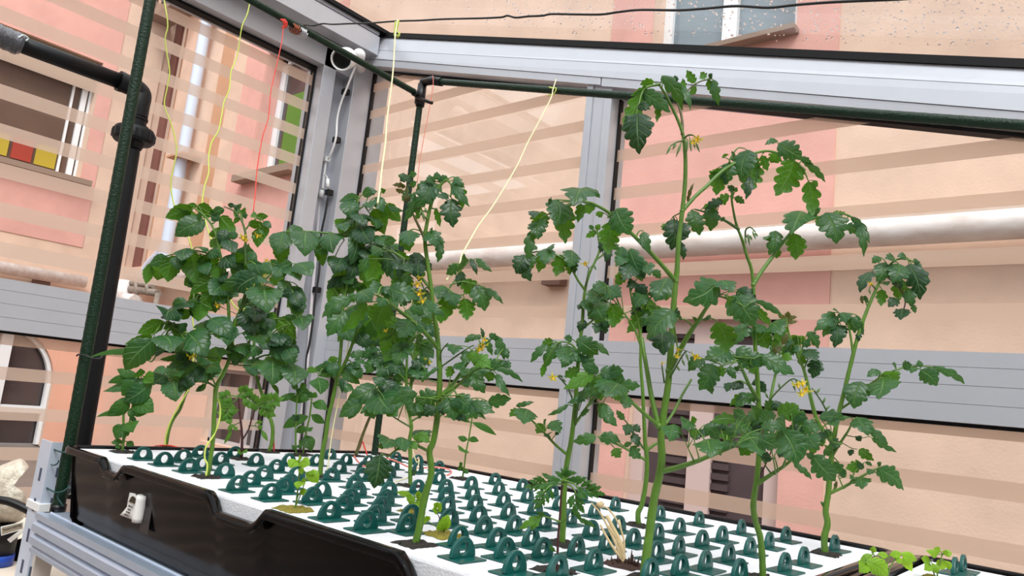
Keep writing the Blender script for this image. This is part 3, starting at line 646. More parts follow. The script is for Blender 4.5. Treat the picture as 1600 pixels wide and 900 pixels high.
# ---- teal plugs
CL = '''513.75,813.3 535.5,802 546,790 558,777.3 553.5,764.5 564,751.8 517.5,752.5 528.8,739.8 540,727 493.5,728.5 514.5,718 486.8,787.8 501,778 570.8,830.5 585,819 594,803.5 600.8,790 606.8,776.5 601.5,759 607.5,746.5 613.5,734.5 618,722.5 635,833.5 640.5,817 651.8,772 685.5,757 696,770.5 696.8,784 698,802 700.5,823
773,757.8 735.8,764.5 738,781 741.8,797.5 747,817 779,774 786,792 793.5,811.8 816,767.5 823.5,785.5 835.5,805 863,777 873.8,797.5 889.5,821.5 848,827.5 928,809 1030.5,813 1092,822 1158,836 1061,834.5 1227.8,847.5 1304,861.8 1255.5,884 1226,895 721.5,875 715.5,855 755,836 775.5,857 788,874.5 803,898.5 802.5,834 828.8,855 222,719.5 255,728.5 285,723 294,739 315,735 343.5,727 312,715 350,746.5 369.8,769 390,760 411,751 430.5,739 399,728.5 366,716.5 421.5,782.5 442.5,772 451.5,764.5 462,751 450,728.5
685.5,737.5 651.8,741 575,729 568,739 652,727 909,785 961,798 965.5,832 923,841 1027,845 989,855 947,862 899.7,871 847,874 1060,868 1024,877 927,893 1128,848 1096.7,856 1201.7,858 1171.7,868 1138,880 1101.7,893 1062,901 1155,907 1015,908 975,905 870,905'''
rnd = random.Random(11); HOLEC = []
def plug_meshes():
    p = MB(); s = .0175; p.box((-s*.92, -s, 0), (s*.92, s, .0016), M_TEAL); p.box((-s*.8, -s*.88, -.012), (s*.8, s*.88, 0), M_TEAL); pm = p.build('plate', bevel=.0006)
    r = MB(); hw, hh, hr, hz_, th = .0160, .0205, .0056, .0100, .0022; n = 28; O = []; I = []
    for k in range(n):
        a = 2*math.pi*k/n; dy, dz = math.cos(a), math.sin(a); t = .001
        while t < .05:
            y, z = dy*t, hz_ + dz*t
            if z < .0012 or (y/hw)**2 + (z/hh)**2 > 1: break
            t += .0002
        O.append((dy*t, max(hz_+dz*t, .0012))); I.append((dy*hr, hz_+dz*hr*1.12))
    for sx in (-th, th):
        for (y, z) in O: r.v.append(Vector((sx, y, z)))
        for (y, z) in I: r.v.append(Vector((sx, y, z)))
    for k in range(n):
        j = (k+1) % n
        r.face((k, j, n+j, n+k), M_TEAL, sm=False); r.face((2*n+k, 3*n+k, 3*n+j, 2*n+j), M_TEAL, sm=False)
        r.face((k, 2*n+k, 2*n+j, j), M_TEAL, sm=False); r.face((n+k, n+j, 3*n+j, 3*n+k), M_TEAL, sm=False)
    rm = r.build('holed_tab', bevel=.0008)
    return pm, rm
pm, rm = plug_meshes(); first = True
plugs = []
for x, y in pts2(CL):
    P = Pz(x, y - 1.0, TZ)
    if all((P - q[0]).length > .030 for q in plugs): plugs.append([P, (x, y)])
ths = [3.67, 3.95, 4.2, 4.55, 4.93, 5.36, 5.87, 6.6, 99]; rows = {}
for q in plugs:
    v = q[0].y/.15; k = next(i for i, t in enumerate(ths) if v < t); rows.setdefault(k, []).append(q)
ORD = lambda n: str(n) + ('th' if 10 < n % 100 < 14 else {1: 'st', 2: 'nd', 3: 'rd'}.get(n % 10, 'th'))
def add_plug(P, label, group, rz):
    e = empty('plug', (P.x, P.y, rel(TZ) + .0003), label, 'plug', group); e.rotation_euler = (0, 0, rz)
    global first
    for src in (pm, rm):
        o = src if first else src.copy()
        if not first: COL.objects.link(o)
        o.parent = e
    first = False
for k in sorted(rows):
    rw = sorted(rows[k], key=lambda q: q[0].x)
    for i, (P, px) in enumerate(rw):
        where = 'row %d counted from raft front' % (k+1)
        add_plug(P, 'teal holed plug, %s from left in %s' % (ORD(i+1), where), 'teal plugs closing the raft holes', rnd.uniform(-.07, .07))
for x, y, lab in ((1492, 899, 'nearer teal holed plug in the lower right corner raft'), (1505, 894.5, 'farther teal holed plug in the lower right corner raft')):
    add_plug(Pz(x, y-1, TZ), lab, 'teal plugs in the corner raft', 0)

# ================================================================ STAKES, PIPE
def thing_tube(name, pts, r, mt, label, cat, seg=12, group=None, jit=0):
    m = MB(); m.tube(pts, r, mt, seg=seg, jit=jit, rnd=rnd); return tag(m.build(name), label, cat, group)
sb = Pz(90, 799, DZ); cS = sb.dot(FH) - 0
def stake(name, p0, p1, r, label):
    e = empty(name, p0, label, 'stake', 'green garden stakes of the trellis'); m = MB(); k = 120
    p0 = Vector(p0); p1 = Vector(p1); L_ = (p1-p0).length; k = int(L_/.008)
    m.tube([p0+(p1-p0)*i/k for i in range(k+1)], [r*(1.0+.035*(i % 2)) for i in range(k+1)], M_STAKE, seg=14); m.build('rod', e); return e
e1 = Pf(243, -45, cS); d1 = (e1-sb).normalized(); e1 = sb + d1*((rel(.735)-sb.z)/d1.z)
st1 = stake('plant_stake', sb, e1, .0102, 'thick green garden stake tied to the shelf upright at left')
m = MB(); m.tube([sb + Vector((0, 0, -.0)), sb + (Pf(243, -45, cS)-sb)*.012], .0125, M_BLACK, seg=14); m.build('foot_cap', st1)
XB2, YB2 = -1.306, 1.103
bk0 = Py(586, 709, YB2); bk0.z = rel(TZ)+.0005
bk0 = Pz(585, 711, TZ); bk1 = Py(659, 140, YB2+.0)
st2 = stake('plant_stake', bk0, bk1, .0076, 'upright green garden stake at the far back corner of the tray')
st3 = stake('plant_stake', Pxx(400, 5, XB2) + (Pxx(400, 5, XB2)-Pxx(646, 143, XB2))*.42, Pxx(646, 143, XB2), .0073, 'green bar running level from the top left to the back corner')
m = MB(); m.tube([Pxx(629, 134, XB2), Pxx(650, 146, XB2)], .0058, mat('bare_steel_tube', (140, 138, 136), .3, metal=.6), seg=10); m.build('bare_end', st3)
st4 = stake('plant_stake', Py(684, 127.5, YB2), Py(684, 127.5, YB2) + (Py(1650, 200, YB2)-Py(684, 127.5, YB2))*1.35, .0074, 'long green bar sloping down to the right under the rafter')
cn = empty('corner_connector', bk1, 'black plastic joint where the three green bars meet', 'connector')
m = MB(); m.tube([Py(656, 166, YB2), Py(660, 132, YB2)], .0108, M_BLACK, seg=12); m.blob(Py(662, 129, YB2), .0105, M_BLACK, nu=12, nv=8); m.build('upright_socket', cn)
m = MB(); m.tube([Py(662, 129, YB2), Py(674, 126, YB2), Py(690, 128, YB2)], [.009, .0105, .0105], M_BLACK, seg=12); m.build('side_socket', cn)
m = MB(); m.tube([Pxx(646, 144, XB2), Pxx(655, 149, XB2)], .0085, M_BLACK, seg=10); m.tube([Py(650, 152, YB2-.012), Py(675, 161, YB2-.012)], .004, M_BLACK); m.lathe(Py(656, 158, YB2), (0, 0, 1), [(-.006, .0125), (.006, .0125)], M_BLACK, 14); m.build('clamp', cn)
# black pvc pipe
cP = cS + .125
pe = empty('irrigation_pipe', Pf(125, 690, cP), 'black plastic pipe with union and elbow behind the left stake', 'pipe'); r = 12.2*mpp(Pf(200, 300, cP))
m = MB(); lowp = Pf(127, 700, cP); bot = Vector((lowp.x, lowp.y, rel(DZ)+.002)); m.tube([bot, lowp, Pf(205, 240, cP), Pf(206.5, 226, cP)], r, M_PVC, seg=20); m.build('riser', pe)
up = (Pf(212, 200, cP) - Pf(205, 240, cP)).normalized(); U0 = Pf(205.5, 232, cP); px_ = mpp(U0)
m = MB(); m.lathe(U0, up, [(0, 14*px_), (4*px_, 15.5*px_), (9*px_, 17*px_), (10*px_, 27*px_), (14*px_, 30*px_), (27*px_, 30*px_), (32*px_, 27*px_), (33*px_, 19*px_), (37*px_, 19*px_), (38*px_, 15*px_), (46*px_, 15*px_), (47*px_, 16.5*px_), (50*px_, 16.5*px_), (51*px_, 14*px_), (60*px_, 14*px_)], M_PVC, 36)
for k in range(18):
    a = 2*math.pi*k/18; u = up.orthogonal().normalized(); v = up.cross(u); q = U0 + up*(20*px_) + (u*math.cos(a)+v*math.sin(a))*30*px_; m.tube([q-up*6*px_, q+up*6*px_], 1.6*px_, M_PVC, seg=5)
m.build('union_nut', pe, split=True)
XA = Pf(217, 147, cP).x
el = [U0+up*(50*px_), U0+up*(74*px_)]; Eend = Pxx(190, 128, XA); cor = Pf(219, 141, cP)
m = MB(); m.tube(spline([U0+up*(52*px_), U0+up*(72*px_), Pxx(220, 148, XA), Pxx(211, 138, XA), Pxx(203, 133.5, XA), Eend], 5), 15.5*px_, M_PVC, seg=22); m.lathe(Eend, (Pxx(180, 124, XA)-Eend), [(-.002, 16*px_), (.006, 16*px_)], M_PVC, 24); m.build('elbow', pe, split=True)
m = MB(); m.tube([Eend, Pxx(-40, 42, XA)], r, M_PVC, seg=20); m.build('arm', pe)
W0 = Pxx(-30, 44, XA); W1 = Pxx(34, 71, XA); m = MB(); kk = 40; rr = random.Random(2)
m.tube([W0+(W1-W0)*i/kk for i in range(kk+1)], [r*(1.28+.10*rr.random()) if i < kk-3 else r*(1.28-.07*(i-kk+3)) for i in range(kk+1)], M_WRAP, seg=18); 
m.tube(spline([Pxx(28, 60, XA+.02), Pxx(36, 55, XA+.02), Pxx(44, 60, XA+.02), Pxx(40, 64, XA+.02)], 4), .0016, M_FOIL, seg=5)
wp = m.build('shrink_wrap', pe); wp['label'] = 'crinkled silvery wrapping on the pipe arm'
# ties
def tie(name, pts, r, mt, label, cat='tie', group=None, c=None, n=4):
    P = [Pf(x, y, c + (o[0] if o else 0)) if not isinstance(c, str) else None for (x, y, *o) in pts]
    m = MB(); m.tube(spline(P, n), r, mt, seg=6); return tag(m.build(name), label, cat, group)
cq = cS
tie('wire_tie', [(77, 697, .02), (86, 703, .0), (95, 706, -.016), (104, 707, -.016), (112, 704, -.01), (110, 700, .02)], .0014, M_WIRET, 'upper dark teal wire tie round the stake and upright', 'wire tie', 'wire ties on the left stake', cq)
tie('wire_tie', [(92, 719, -.014), (90, 724, -.014), (84, 727, -.008), (80, 726, 0)], .0012, M_WIRET, 'short loose wire end below the upper tie', 'wire tie', 'wire ties on the left stake', cq)
tie('wire_tie', [(65, 759, .02), (74, 763, .0), (86, 769, -.016), (98, 768, -.016), (106, 762, -.01), (107, 758, .0)], .0014, M_WIRET, 'lower dark teal wire tie round the stake and upright', 'wire tie', 'wire ties on the left stake', cq)
tie('wire_tie', [(93, 769, -.015), (90, 777, -.015), (96, 787, -.015), (99, 791, -.014)], .0014, M_WIRET, 'twisted tail of the lower wire tie on the stake', 'wire tie', 'wire ties on the left stake', cq)
tie('wire_tie', [(120, 556, -.01), (123, 554, -.016), (135, 556, -.018), (146, 560, -.014), (156, 560, -.01), (160, 556, .05)], .0016, M_WIREK, 'black wire tie round the stake and pipe level with the middle rail', 'wire tie', None, cq)
# foil packet behind the upright
m = MB(); rr = random.Random(8); c9 = cS + .05
ring = []; n0 = 0; k = 11
for i in range(k+1):
    t = i/k; y = 710 + 62*t
    for j in range(5):
        x = 104 - 9*t + 20*j/4 + rr.uniform(-1, 1); m.v.append(Pf(x, y + rr.uniform(-1, 1), c9 + (.006 if (i+j) % 2 else -.004)))
for i in range(k):
    for j in range(4): q = i*5+j; m.face((q, q+1, q+6, q+5), M_FOIL, sm=False)
fo = m.build('foil_packet'); sd = fo.modifiers.new('s', 'SOLIDIFY'); sd.thickness = .003; tag(fo, 'crinkled pale foil packet wedged behind the shelf upright', 'packet')
# copper binding, black line wire
P0 = Pxx(443, 36, XB2); dirY = Vector((0, 1, 0))
def coil(name, y0, y1, turns, r, mt, label, R=.0088, jit=.0015):
    m = MB(); rr = random.Random(4); pts = []
    for i in range(turns*10+1):
        a = 2*math.pi*i/10; t = i/(turns*10); pts.append(Vector((XB2+math.cos(a)*(R+rr.uniform(0, jit)), y0+(y1-y0)*t, P0.z+math.sin(a)*(R+rr.uniform(0, jit)))))
    m.tube(pts, r, mt, seg=6); return tag(m.build(name), label, 'wire')
coil('copper_wire', P0.y+.018, P0.y+.034, 5, .0012, M_COPPER, 'copper coloured wire wound on the level green bar beside the red knot')
coil('silver_wire', P0.y+.036, P0.y+.052, 5, .0012, mat('silver_wire', (196, 196, 200), .3, metal=.7), 'silver wire wound on the level green bar beside the copper wire')
yw = P0.y + .05
WL = run('466,40 478,39 490,40 504,37 520,38 545,37 580,36 620,33 655,32 690,30 730,29 752,28.5 783,27 793,24.5 806,27.5 826,25.5 848,24.5 862,22 900,22.5 940,22.5 965,19 1000,15.5 1060,16 1100,13.5 1150,9.5 1200,12 1240,8 1290,4 1340,1.5 1400,-1 1480,-6 1600,-12', yw)
m = MB(); m.tube(WL, .0016, M_WIREK, seg=6); tag(m.build('line_wire'), 'thin black wire strung across the top of the greenhouse', 'wire')
# ---- twines
def twine(pts, c, mt, label, r=.0013, n=5, group='twines holding up the tomato plants', name='support_twine'):
    P = [Pf(p[0], p[1], c[min(i, len(c)-1)] if isinstance(c, (list, tuple)) else c) for i, p in enumerate(pts2(pts))]
    m = MB(); m.tube(spline(P, n), r, mt, seg=6); return tag(m.build(name), label, 'twine', group)
def lin(a, b2, n): return [a+(b2-a)*i/(n-1) for i in range(n)]
cf = lambda x, y: Pz(x, y, TZ).dot(FH)
cA, cB, cC, cD = cf(262, 702), cf(322, 746), cf(500, 744), cf(648, 850)
cbar = Pxx(443, 36, XB2).dot(FH)
twine('246,-79 252,-45 254,-14 260,20 262,42 258,60 261,85 265,112 261,138 257,165 268,195 276,232 271,262 267,285 270,312 279,340 290,362 299,385 303,420 301,445 304,475 301,500 306,530 302,560 303,592 291,615 276,640 265,662 259,682 258,696', [Pxx(246, -79, XB2).dot(FH)]*2 + lin(cbar, cA-.01, 27), M_TWY, 'yellow twine running down to the leftmost leaning tomato stem')
twine('393,-12 387,20 378,42 372,80 366,100 361,112 358,140 350,160 346,182 341,205 331,222 326,245 326,270 320,290 316,318 321,345 331,378 338,405 345,425 352,440 361,470 375,486 382,482 372,490 362,520 365,540 352,572 340,595 334,612 343,630 343,655 334,680 322,698 320,716 324,726 322,744', lin(cbar, cB-.012, 33), M_TWY, 'yellow twine spiralling round the tall left tomato stem')
twine('443,34 441,60 436,85 428,120 423,145 419,185 410,215 402,262 399,300 396,330', lin(cbar, cB+.02, 10), M_TWR, 'red twine knotted to the level green bar', r=.0009)
m = MB(); rr = random.Random(6)
for k in range(3): a = Pxx(440+3*k, 28+2*k, XB2-.0); m.tube(spline([Pxx(438+3*k, 30, XB2+.01), Pxx(442+3*k, 33+k, XB2+.013), Pxx(444+2*k, 40, XB2+.012), Pxx(440+3*k, 44, XB2+.01)], 4), .0017, M_TWR, seg=6)
tag(m.build('red_knot'), 'red knot of twine on the level green bar', 'knot')
cw = Py(620, 33, yw).dot(FH)
twine('621,31 618,52 617,62 615,100 611,140 605,185 602,225 597,262 594,290 590,318', lin(cw, cD+.1, 10), M_TWP, 'cream twine hanging from the black wire left of the back corner joint', r=.0012)
m = MB(); m.tube(spline([Py(*p, yw-.004) for p in ((618, 34), (617, 45), (617, 56), (622, 57), (624, 52), (620, 48), (622, 38), (623, 32))], 4), .0016, M_TWY, seg=6); m.tube([Py(616, 55, yw-.006), Py(624, 56, yw-.006)], .0016, M_TWY, seg=6); tag(m.build('twine_knot'), 'bright yellow knot where the cream twine meets the black wire', 'knot')
cbr = Py(866, 140, YB2).dot(FH)
twine('869,124 864,140 861,153 845,185 825,222 810,255 790,290 768,325 748,352 733,378 722,398 716,418 697,438', lin(cbr-.01, cD+.02, 13), M_TWP, 'cream twine slanting from the sloping green bar down to the left', r=.0011)
m = MB(); m.tube(spline([Py(*p, YB2-.010) for p in ((858, 136), (864, 138), (869, 138), (866, 146), (862, 148), (856, 150))], 3), .0014, M_TWY, seg=5); tag(m.build('twine_knot'), 'yellow green knot of the slanting twine on the sloping bar', 'knot')
cbk = Py(676, 125, YB2-.012).dot(FH)
twine('676,118 677,130 674,152 668,185 661,222 656,250 652,285', lin(cbk, cbk-.01, 7), M_TWPK, 'pinkish red twine hanging beside the back corner stake', r=.0009)
twine('549,493 547,515 543,545 538,575 532,600 529,625 523,655 517,690 511,735 503,750 497,752 504,758 516,768 521,771', lin(cC+.02, cC-.012, 14), M_TWP, 'cream twine tied round the base of the middle left tomato stem', r=.0011)
twine('646,530 645,560 642,590 635,612 633,640 641,672 644,700 651,722 655,718 651,735 640,745 620,752 602,757 585,752', cf(640, 758)-.012, M_TWP, 'pale twine knotted low on the slim stem behind the big middle tomato', r=.0009)
twine('207,702 225,701 245,697 262,696 280,700 300,708 312,712', cf(262, 702)+.012, M_TWR, 'red twine lying along the far left edge of the raft', r=.0017, group=None)
twine('330,712 352,708 372,706 390,705 408,710 425,712 428,700 427,680', cf(420, 706)-.004, M_TWR, 'red twine running to the curved stem at the far edge of the raft', r=.0017, group=None)
twine('553,712 560,722 573,729 596,722 604,716 622,722 640,730 660,731 680,730 700,733 705,739 692,744 670,746 640,748 620,744 605,735 601,724', cf(620, 735)-.0, M_TWPK, 'loose loop of pinkish twine lying on the raft near the back corner', r=.0016, group=None)
twine('551,714 556,708 562,700 566,690 570,700 574,712', cf(556, 712)-.01, M_TWR, 'red twine knotted round the woody stem at the raft back corner', r=.0016, group=None)
# ================================================================ CLUTTER AT THE LEFT EDGE
cJ = cS + .16
def blobpoly(px, c, depth, mt, name, label, cat, sub=2, seed=1):
    rr = random.Random(seed); m = MB(); k = len(px); cxp = sum(p[0] for p in px)/k; cyp = sum(p[1] for p in px)/k; n0 = 0
    layers = [(-.5, .55), (-.35, .88), (0, 1.0), (.35, .88), (.5, .55)]
    for dd, s in layers:
        for (x, y) in px: m.v.append(Pf(cxp+(x-cxp)*s+rr.uniform(-.6, .6), cyp+(y-cyp)*s+rr.uniform(-.6, .6), c+dd*depth))
    for i in range(len(layers)-1):
        for j in range(k): q = (j+1) % k; m.face((i*k+j, i*k+q, (i+1)*k+q, (i+1)*k+j), mt)
    m.face([j for j in range(k)][::-1], mt); m.face([(len(layers)-1)*k+j for j in range(k)], mt)
    o = m.build(name); o.modifiers.new('s', 'SUBSURF').levels = sub; o.modifiers['s'].render_levels = sub; return tag(o, label, cat)
blobpoly([(-30, 742), (-5, 728), (10, 722), (30, 713), (38, 716), (47, 727), (47, 731), (30, 740), (17, 750), (14, 758), (20, 764), (38, 768), (46, 775), (44, 800), (36, 818), (15, 822), (-30, 822)], cJ, .12, M_BAG, 'perlite_bag', 'translucent plastic bag of white perlite at the left edge', 'bag')
tie('hose', [(-20, 779), (0, 781), (15, 784), (30, 790), (44, 797), (60, 806)], .0075, M_BLACK, 'black hose lying across the perlite bag', 'hose', None, cJ-.085)
tg = empty('paper_tag', Pf(20, 828, cJ-.09), 'tan paper tag with white border and one line of print below the hose', 'tag')
m = MB(); T = [Pf(1, 823, cJ-.09), Pf(36, 815, cJ-.09), Pf(36, 827, cJ-.09), Pf(2, 837, cJ-.09)]; m.extrude_poly(T, FH*.0012, M_PAPER); T2 = [Pf(2.2, 824.4, cJ-.0905), Pf(35, 816.4, cJ-.0905), Pf(35, 825.6, cJ-.0905), Pf(2.8, 835.4, cJ-.0905)]; m.extrude_poly(T2, FH*.0004, mat('tan_card', (150, 138, 120), .7)); m.build('card', tg)
tx = text('Round watering', Vector((0, 0, 0)), .0056, M_INK, tg)
a_ = Pf(5, 829.3, cJ-.092); b_ = Pf(33, 821.0, cJ-.092); ux = (b_-a_).normalized(); uz = -FH; uy = uz.cross(ux).normalized(); uz = ux.cross(uy)
wd_ = max(v.co.x for v in tx.data.vertices) or 1; k_ = (b_-a_).length/wd_
tx.matrix_world = Matrix(((ux.x*k_, uy.x*k_, uz.x, a_.x), (ux.y*k_, uy.y*k_, uz.y, a_.y), (ux.z*k_, uy.z*k_, uz.z, a_.z), (0, 0, 0, 1)))
tx.parent = None; bpy.context.view_layer.update(); mw_ = tx.matrix_world.copy(); tx.parent = tg; tx.matrix_parent_inverse = Matrix.Translation(-parent_world(tg)); tx.matrix_world = mw_
m = MB(); m.extrude_poly([Pf(11, 843, cJ-.07), Pf(34, 826, cJ-.07), Pf(38, 830, cJ-.07), Pf(16, 848, cJ-.07)], FH*.002, M_PAPER); tag(m.build('plant_marker'), 'blank white plastic plant marker below the paper tag', 'marker')
zj = Pf(10, 884, cJ-.02).z
m = MB(); y0 = Pf(10, 850, cJ-.04)
m.lathe((Pf(-8, 880, cJ-.02).x, Pf(-8, 880, cJ-.02).y, zj), (0, 0, 1), [(0, .030), (.020, .030)], M_BLUE, 20); m.lathe((Pf(-8, 880, cJ-.02).x, Pf(-8, 880, cJ-.02).y, zj+.0205), (0, 0, 1), [(0, .029), (.05, .029), (.055, .02)], M_BLACK, 20)
tag(m.build('bottle'), 'black bottle with blue base at the left edge', 'bottle')
ps = Pf(20, 884, cJ); m = MB(); m.box((ps.x-.45, ps.y-.10, zj-.02), (ax0-.02, ps.y+.25, zj-.001), mat('cream_board', (226, 212, 196), .6)); m.box((ps.x-.45, ps.y-.10, 0), (ps.x-.41, ps.y-.06, zj-.02), MATS['cream_board']); m.box((ax0-.06, ps.y+.2, 0), (ax0-.02, ps.y+.24, zj-.02), MATS['cream_board'])
tag(m.build('side_table'), 'cream side table holding the perlite bag and bottle', 'table')
m = MB(); m.extrude_poly([Pf(9, 848, cJ+.02), Pf(34, 842, cJ+.02), Pf(34, 878, cJ+.02), Pf(9, 878, cJ+.02)], FH*.10, M_BLACK); tag(m.build('black_box'), 'black plastic box beside the blue based bottle', 'box')
# ================================================================ PLANTS
LEAFM = {'t': M_LEAF, 'd': M_LEAFD, 'l': M_LEAFL, 's': M_LEAFS, 'y': M_LEAFY, 'r': M_LEAFR}
def blade(m, Bp, T, W, n, mt, lobes, cut, rnd, droop=0.16, fold=0.30, NS=None, sweep=.10, shape=0):
    """one leaflet: Bp base, T tip, W full width, n the side its upper face looks to"""
    ax = T - Bp; Ln = ax.length
    if Ln < 1e-5: return
    a = ax / Ln; s = a.cross(n)
    if s.length < 1e-4: s = a.orthogonal()
    s.normalize(); n = s.cross(a).normalized()
    per = 6 if Ln > .022 else 5; N_ = NS or max(10, int(lobes*per)); n0 = len(m.v); cols = (-1, -.5, 0, .5, 1)
    ph0 = [rnd.uniform(-.12, .12) for _ in range(40)]; tw = rnd.uniform(-.5, .5); bend = rnd.uniform(.7, 2.0)*droop; side = rnd.uniform(-.10, .10)
    for i in range(N_+1):
        t = i / N_
        if shape == 0: w = W*.5*(math.sin(math.pi*min(1, t)**.72)**.78)                  # broad ovate
        else: w = W*.5*(math.sin(math.pi*t**.85)**.9)                                    # elliptic
        if t > .8: w *= 1 - (t-.8)*.9
        c = Bp + a*(Ln*t) + n*(bend*Ln*(math.sin(math.pi*t*.62) - .55*t)) + s*(side*Ln*math.sin(math.pi*t))
        ang = tw*(t-.3)*2; ss = s*math.cos(ang) + n*math.sin(ang); nn = n*math.cos(ang) - s*math.sin(ang)
        for u in cols:
            e = abs(u); k = 1.0; f = 0.0
            if e == 1:
                q = t*lobes + (.5 if u > 0 else 0)*.6; ph = q - math.floor(q); li = int(q) + (20 if u > 0 else 0)
                k = (1-cut) + cut*(max(0, math.sin(math.pi*ph**1.35))**.65) * (1+ph0[li % 40])
                f = sweep*W*(ph**1.5)*(1-t)
            elif e == .5: k = 1 - cut*.25
            z = fold*w*(e**1.2) - (.55*w*e**3.0)*fold*2.0 + rnd.uniform(-.03, .03)*w*e
            m.v.append(c + ss*(w*u*k) + a*f*(1 if e == 1 else .3*e) + nn*z)
    C5 = len(cols)
    for i in range(N_):
        for j in range(C5-1):
            q = n0 + i*C5 + j; t0, t1 = i/N_, (i+1)/N_; u0, u1 = .5+cols[j]/2, .5+cols[j+1]/2
            m.face((q, q+1, q+C5+1, q+C5), mt, uv=[(u0, t0), (u1, t0), (u1, t1), (u0, t1)])
def parse_lf(s):
    out = []
    for q in s.split():
        ab, w = q.split(':'); a, b2 = ab.split('>'); fl = ''.join(ch for ch in w if ch.isalpha()); w = float(''.join(ch for ch in w if not ch.isalpha()))
        out.append((tuple(map(float, a.split(','))), tuple(map(float, b2.split(','))), w, fl))
    return out
def flower(m, c, r, d, rnd):
    d = Vector(d).normalized(); u = d.orthogonal().normalized(); v = d.cross(u)
    for k in range(5):
        a = 2*math.pi*k/5 + rnd.uniform(-.2, .2); e = (u*math.cos(a) + v*math.sin(a)); tip = c + e*r*1.0 - d*r*rnd.uniform(-.1, .5); sd = d.cross(e)
        n0 = len(m.v); m.v += [c + sd*r*.10, c - sd*r*.10, c + e*r*.55 - sd*r*.22 + d*r*.12, c + e*r*.55 + sd*r*.22 + d*r*.12, tip]
        m.face((n0, n0+1, n0+2, n0+3), M_YEL); m.face((n0+3, n0+2, n0+4), M_YEL)
    m.lathe(c, d, [(0, r*.16), (r*.3, r*.17), (r*.7, r*.06), (r*.75, 0)], M_ORA, 7)
NL = [0]
def autofill(base, stems, fill):
    '''extra compound leaves in crowded parts of a crown: (cx, cy, rx, ry, count, leaflet length)'''
    r = random.Random(int(base[0]*3)+5); out = []; SP = []
    for st in stems: SP += pts2(st[0])
    for (cx, cy, rx, ry, n, sz) in fill:
        for _ in range(n):
            a = r.uniform(0, 6.28); d = math.sqrt(r.random()); ex, ey = cx+rx*d*math.cos(a), cy+ry*d*math.sin(a)
            q = min(SP, key=lambda s: (s[0]-ex)**2+(s[1]-ey-10)**2); l = math.hypot(ex-q[0], ey-q[1]) or 1
            if l > 70: q = (ex-(ex-q[0])*60/l, ey-(ey-q[1])*60/l)
            mx, my = (q[0]+ex)/2, (q[1]+ey)/2 - 6; s = []; vx, vy = (ex-q[0])/l, (ey-q[1])/l
            fl = r.choice(['', '', 'u', 'd'])
            def one(bx_, by_, dx, dy, L_):
                k = math.hypot(dx, dy) or 1; s.append('%.0f,%.0f>%.1f,%.1f:%.0f%s' % (bx_, by_, bx_+dx/k*L_, by_+dy/k*L_, L_*r.uniform(.6, .85), fl))
            one(ex, ey, vx*.5, vy*.3+.9, sz*r.uniform(.8, 1.1))
            for t, kk in ((.75, .8), (.45, .6)):
                px_, py_ = mx+(ex-mx)*t, my+(ey-my)*t
                one(px_, py_, -vy*.9, vx*.5+.6, sz*kk*r.uniform(.8, 1.1)); one(px_, py_, vy*.9, -vx*.5+.6, sz*kk*r.uniform(.8, 1.1))
            out.append(('%.0f,%.0f %.0f,%.0f %.0f,%.0f' % (q[0], q[1], mx, my, ex, ey), ' '.join(s), r.uniform(-.03, .04)))
    return out
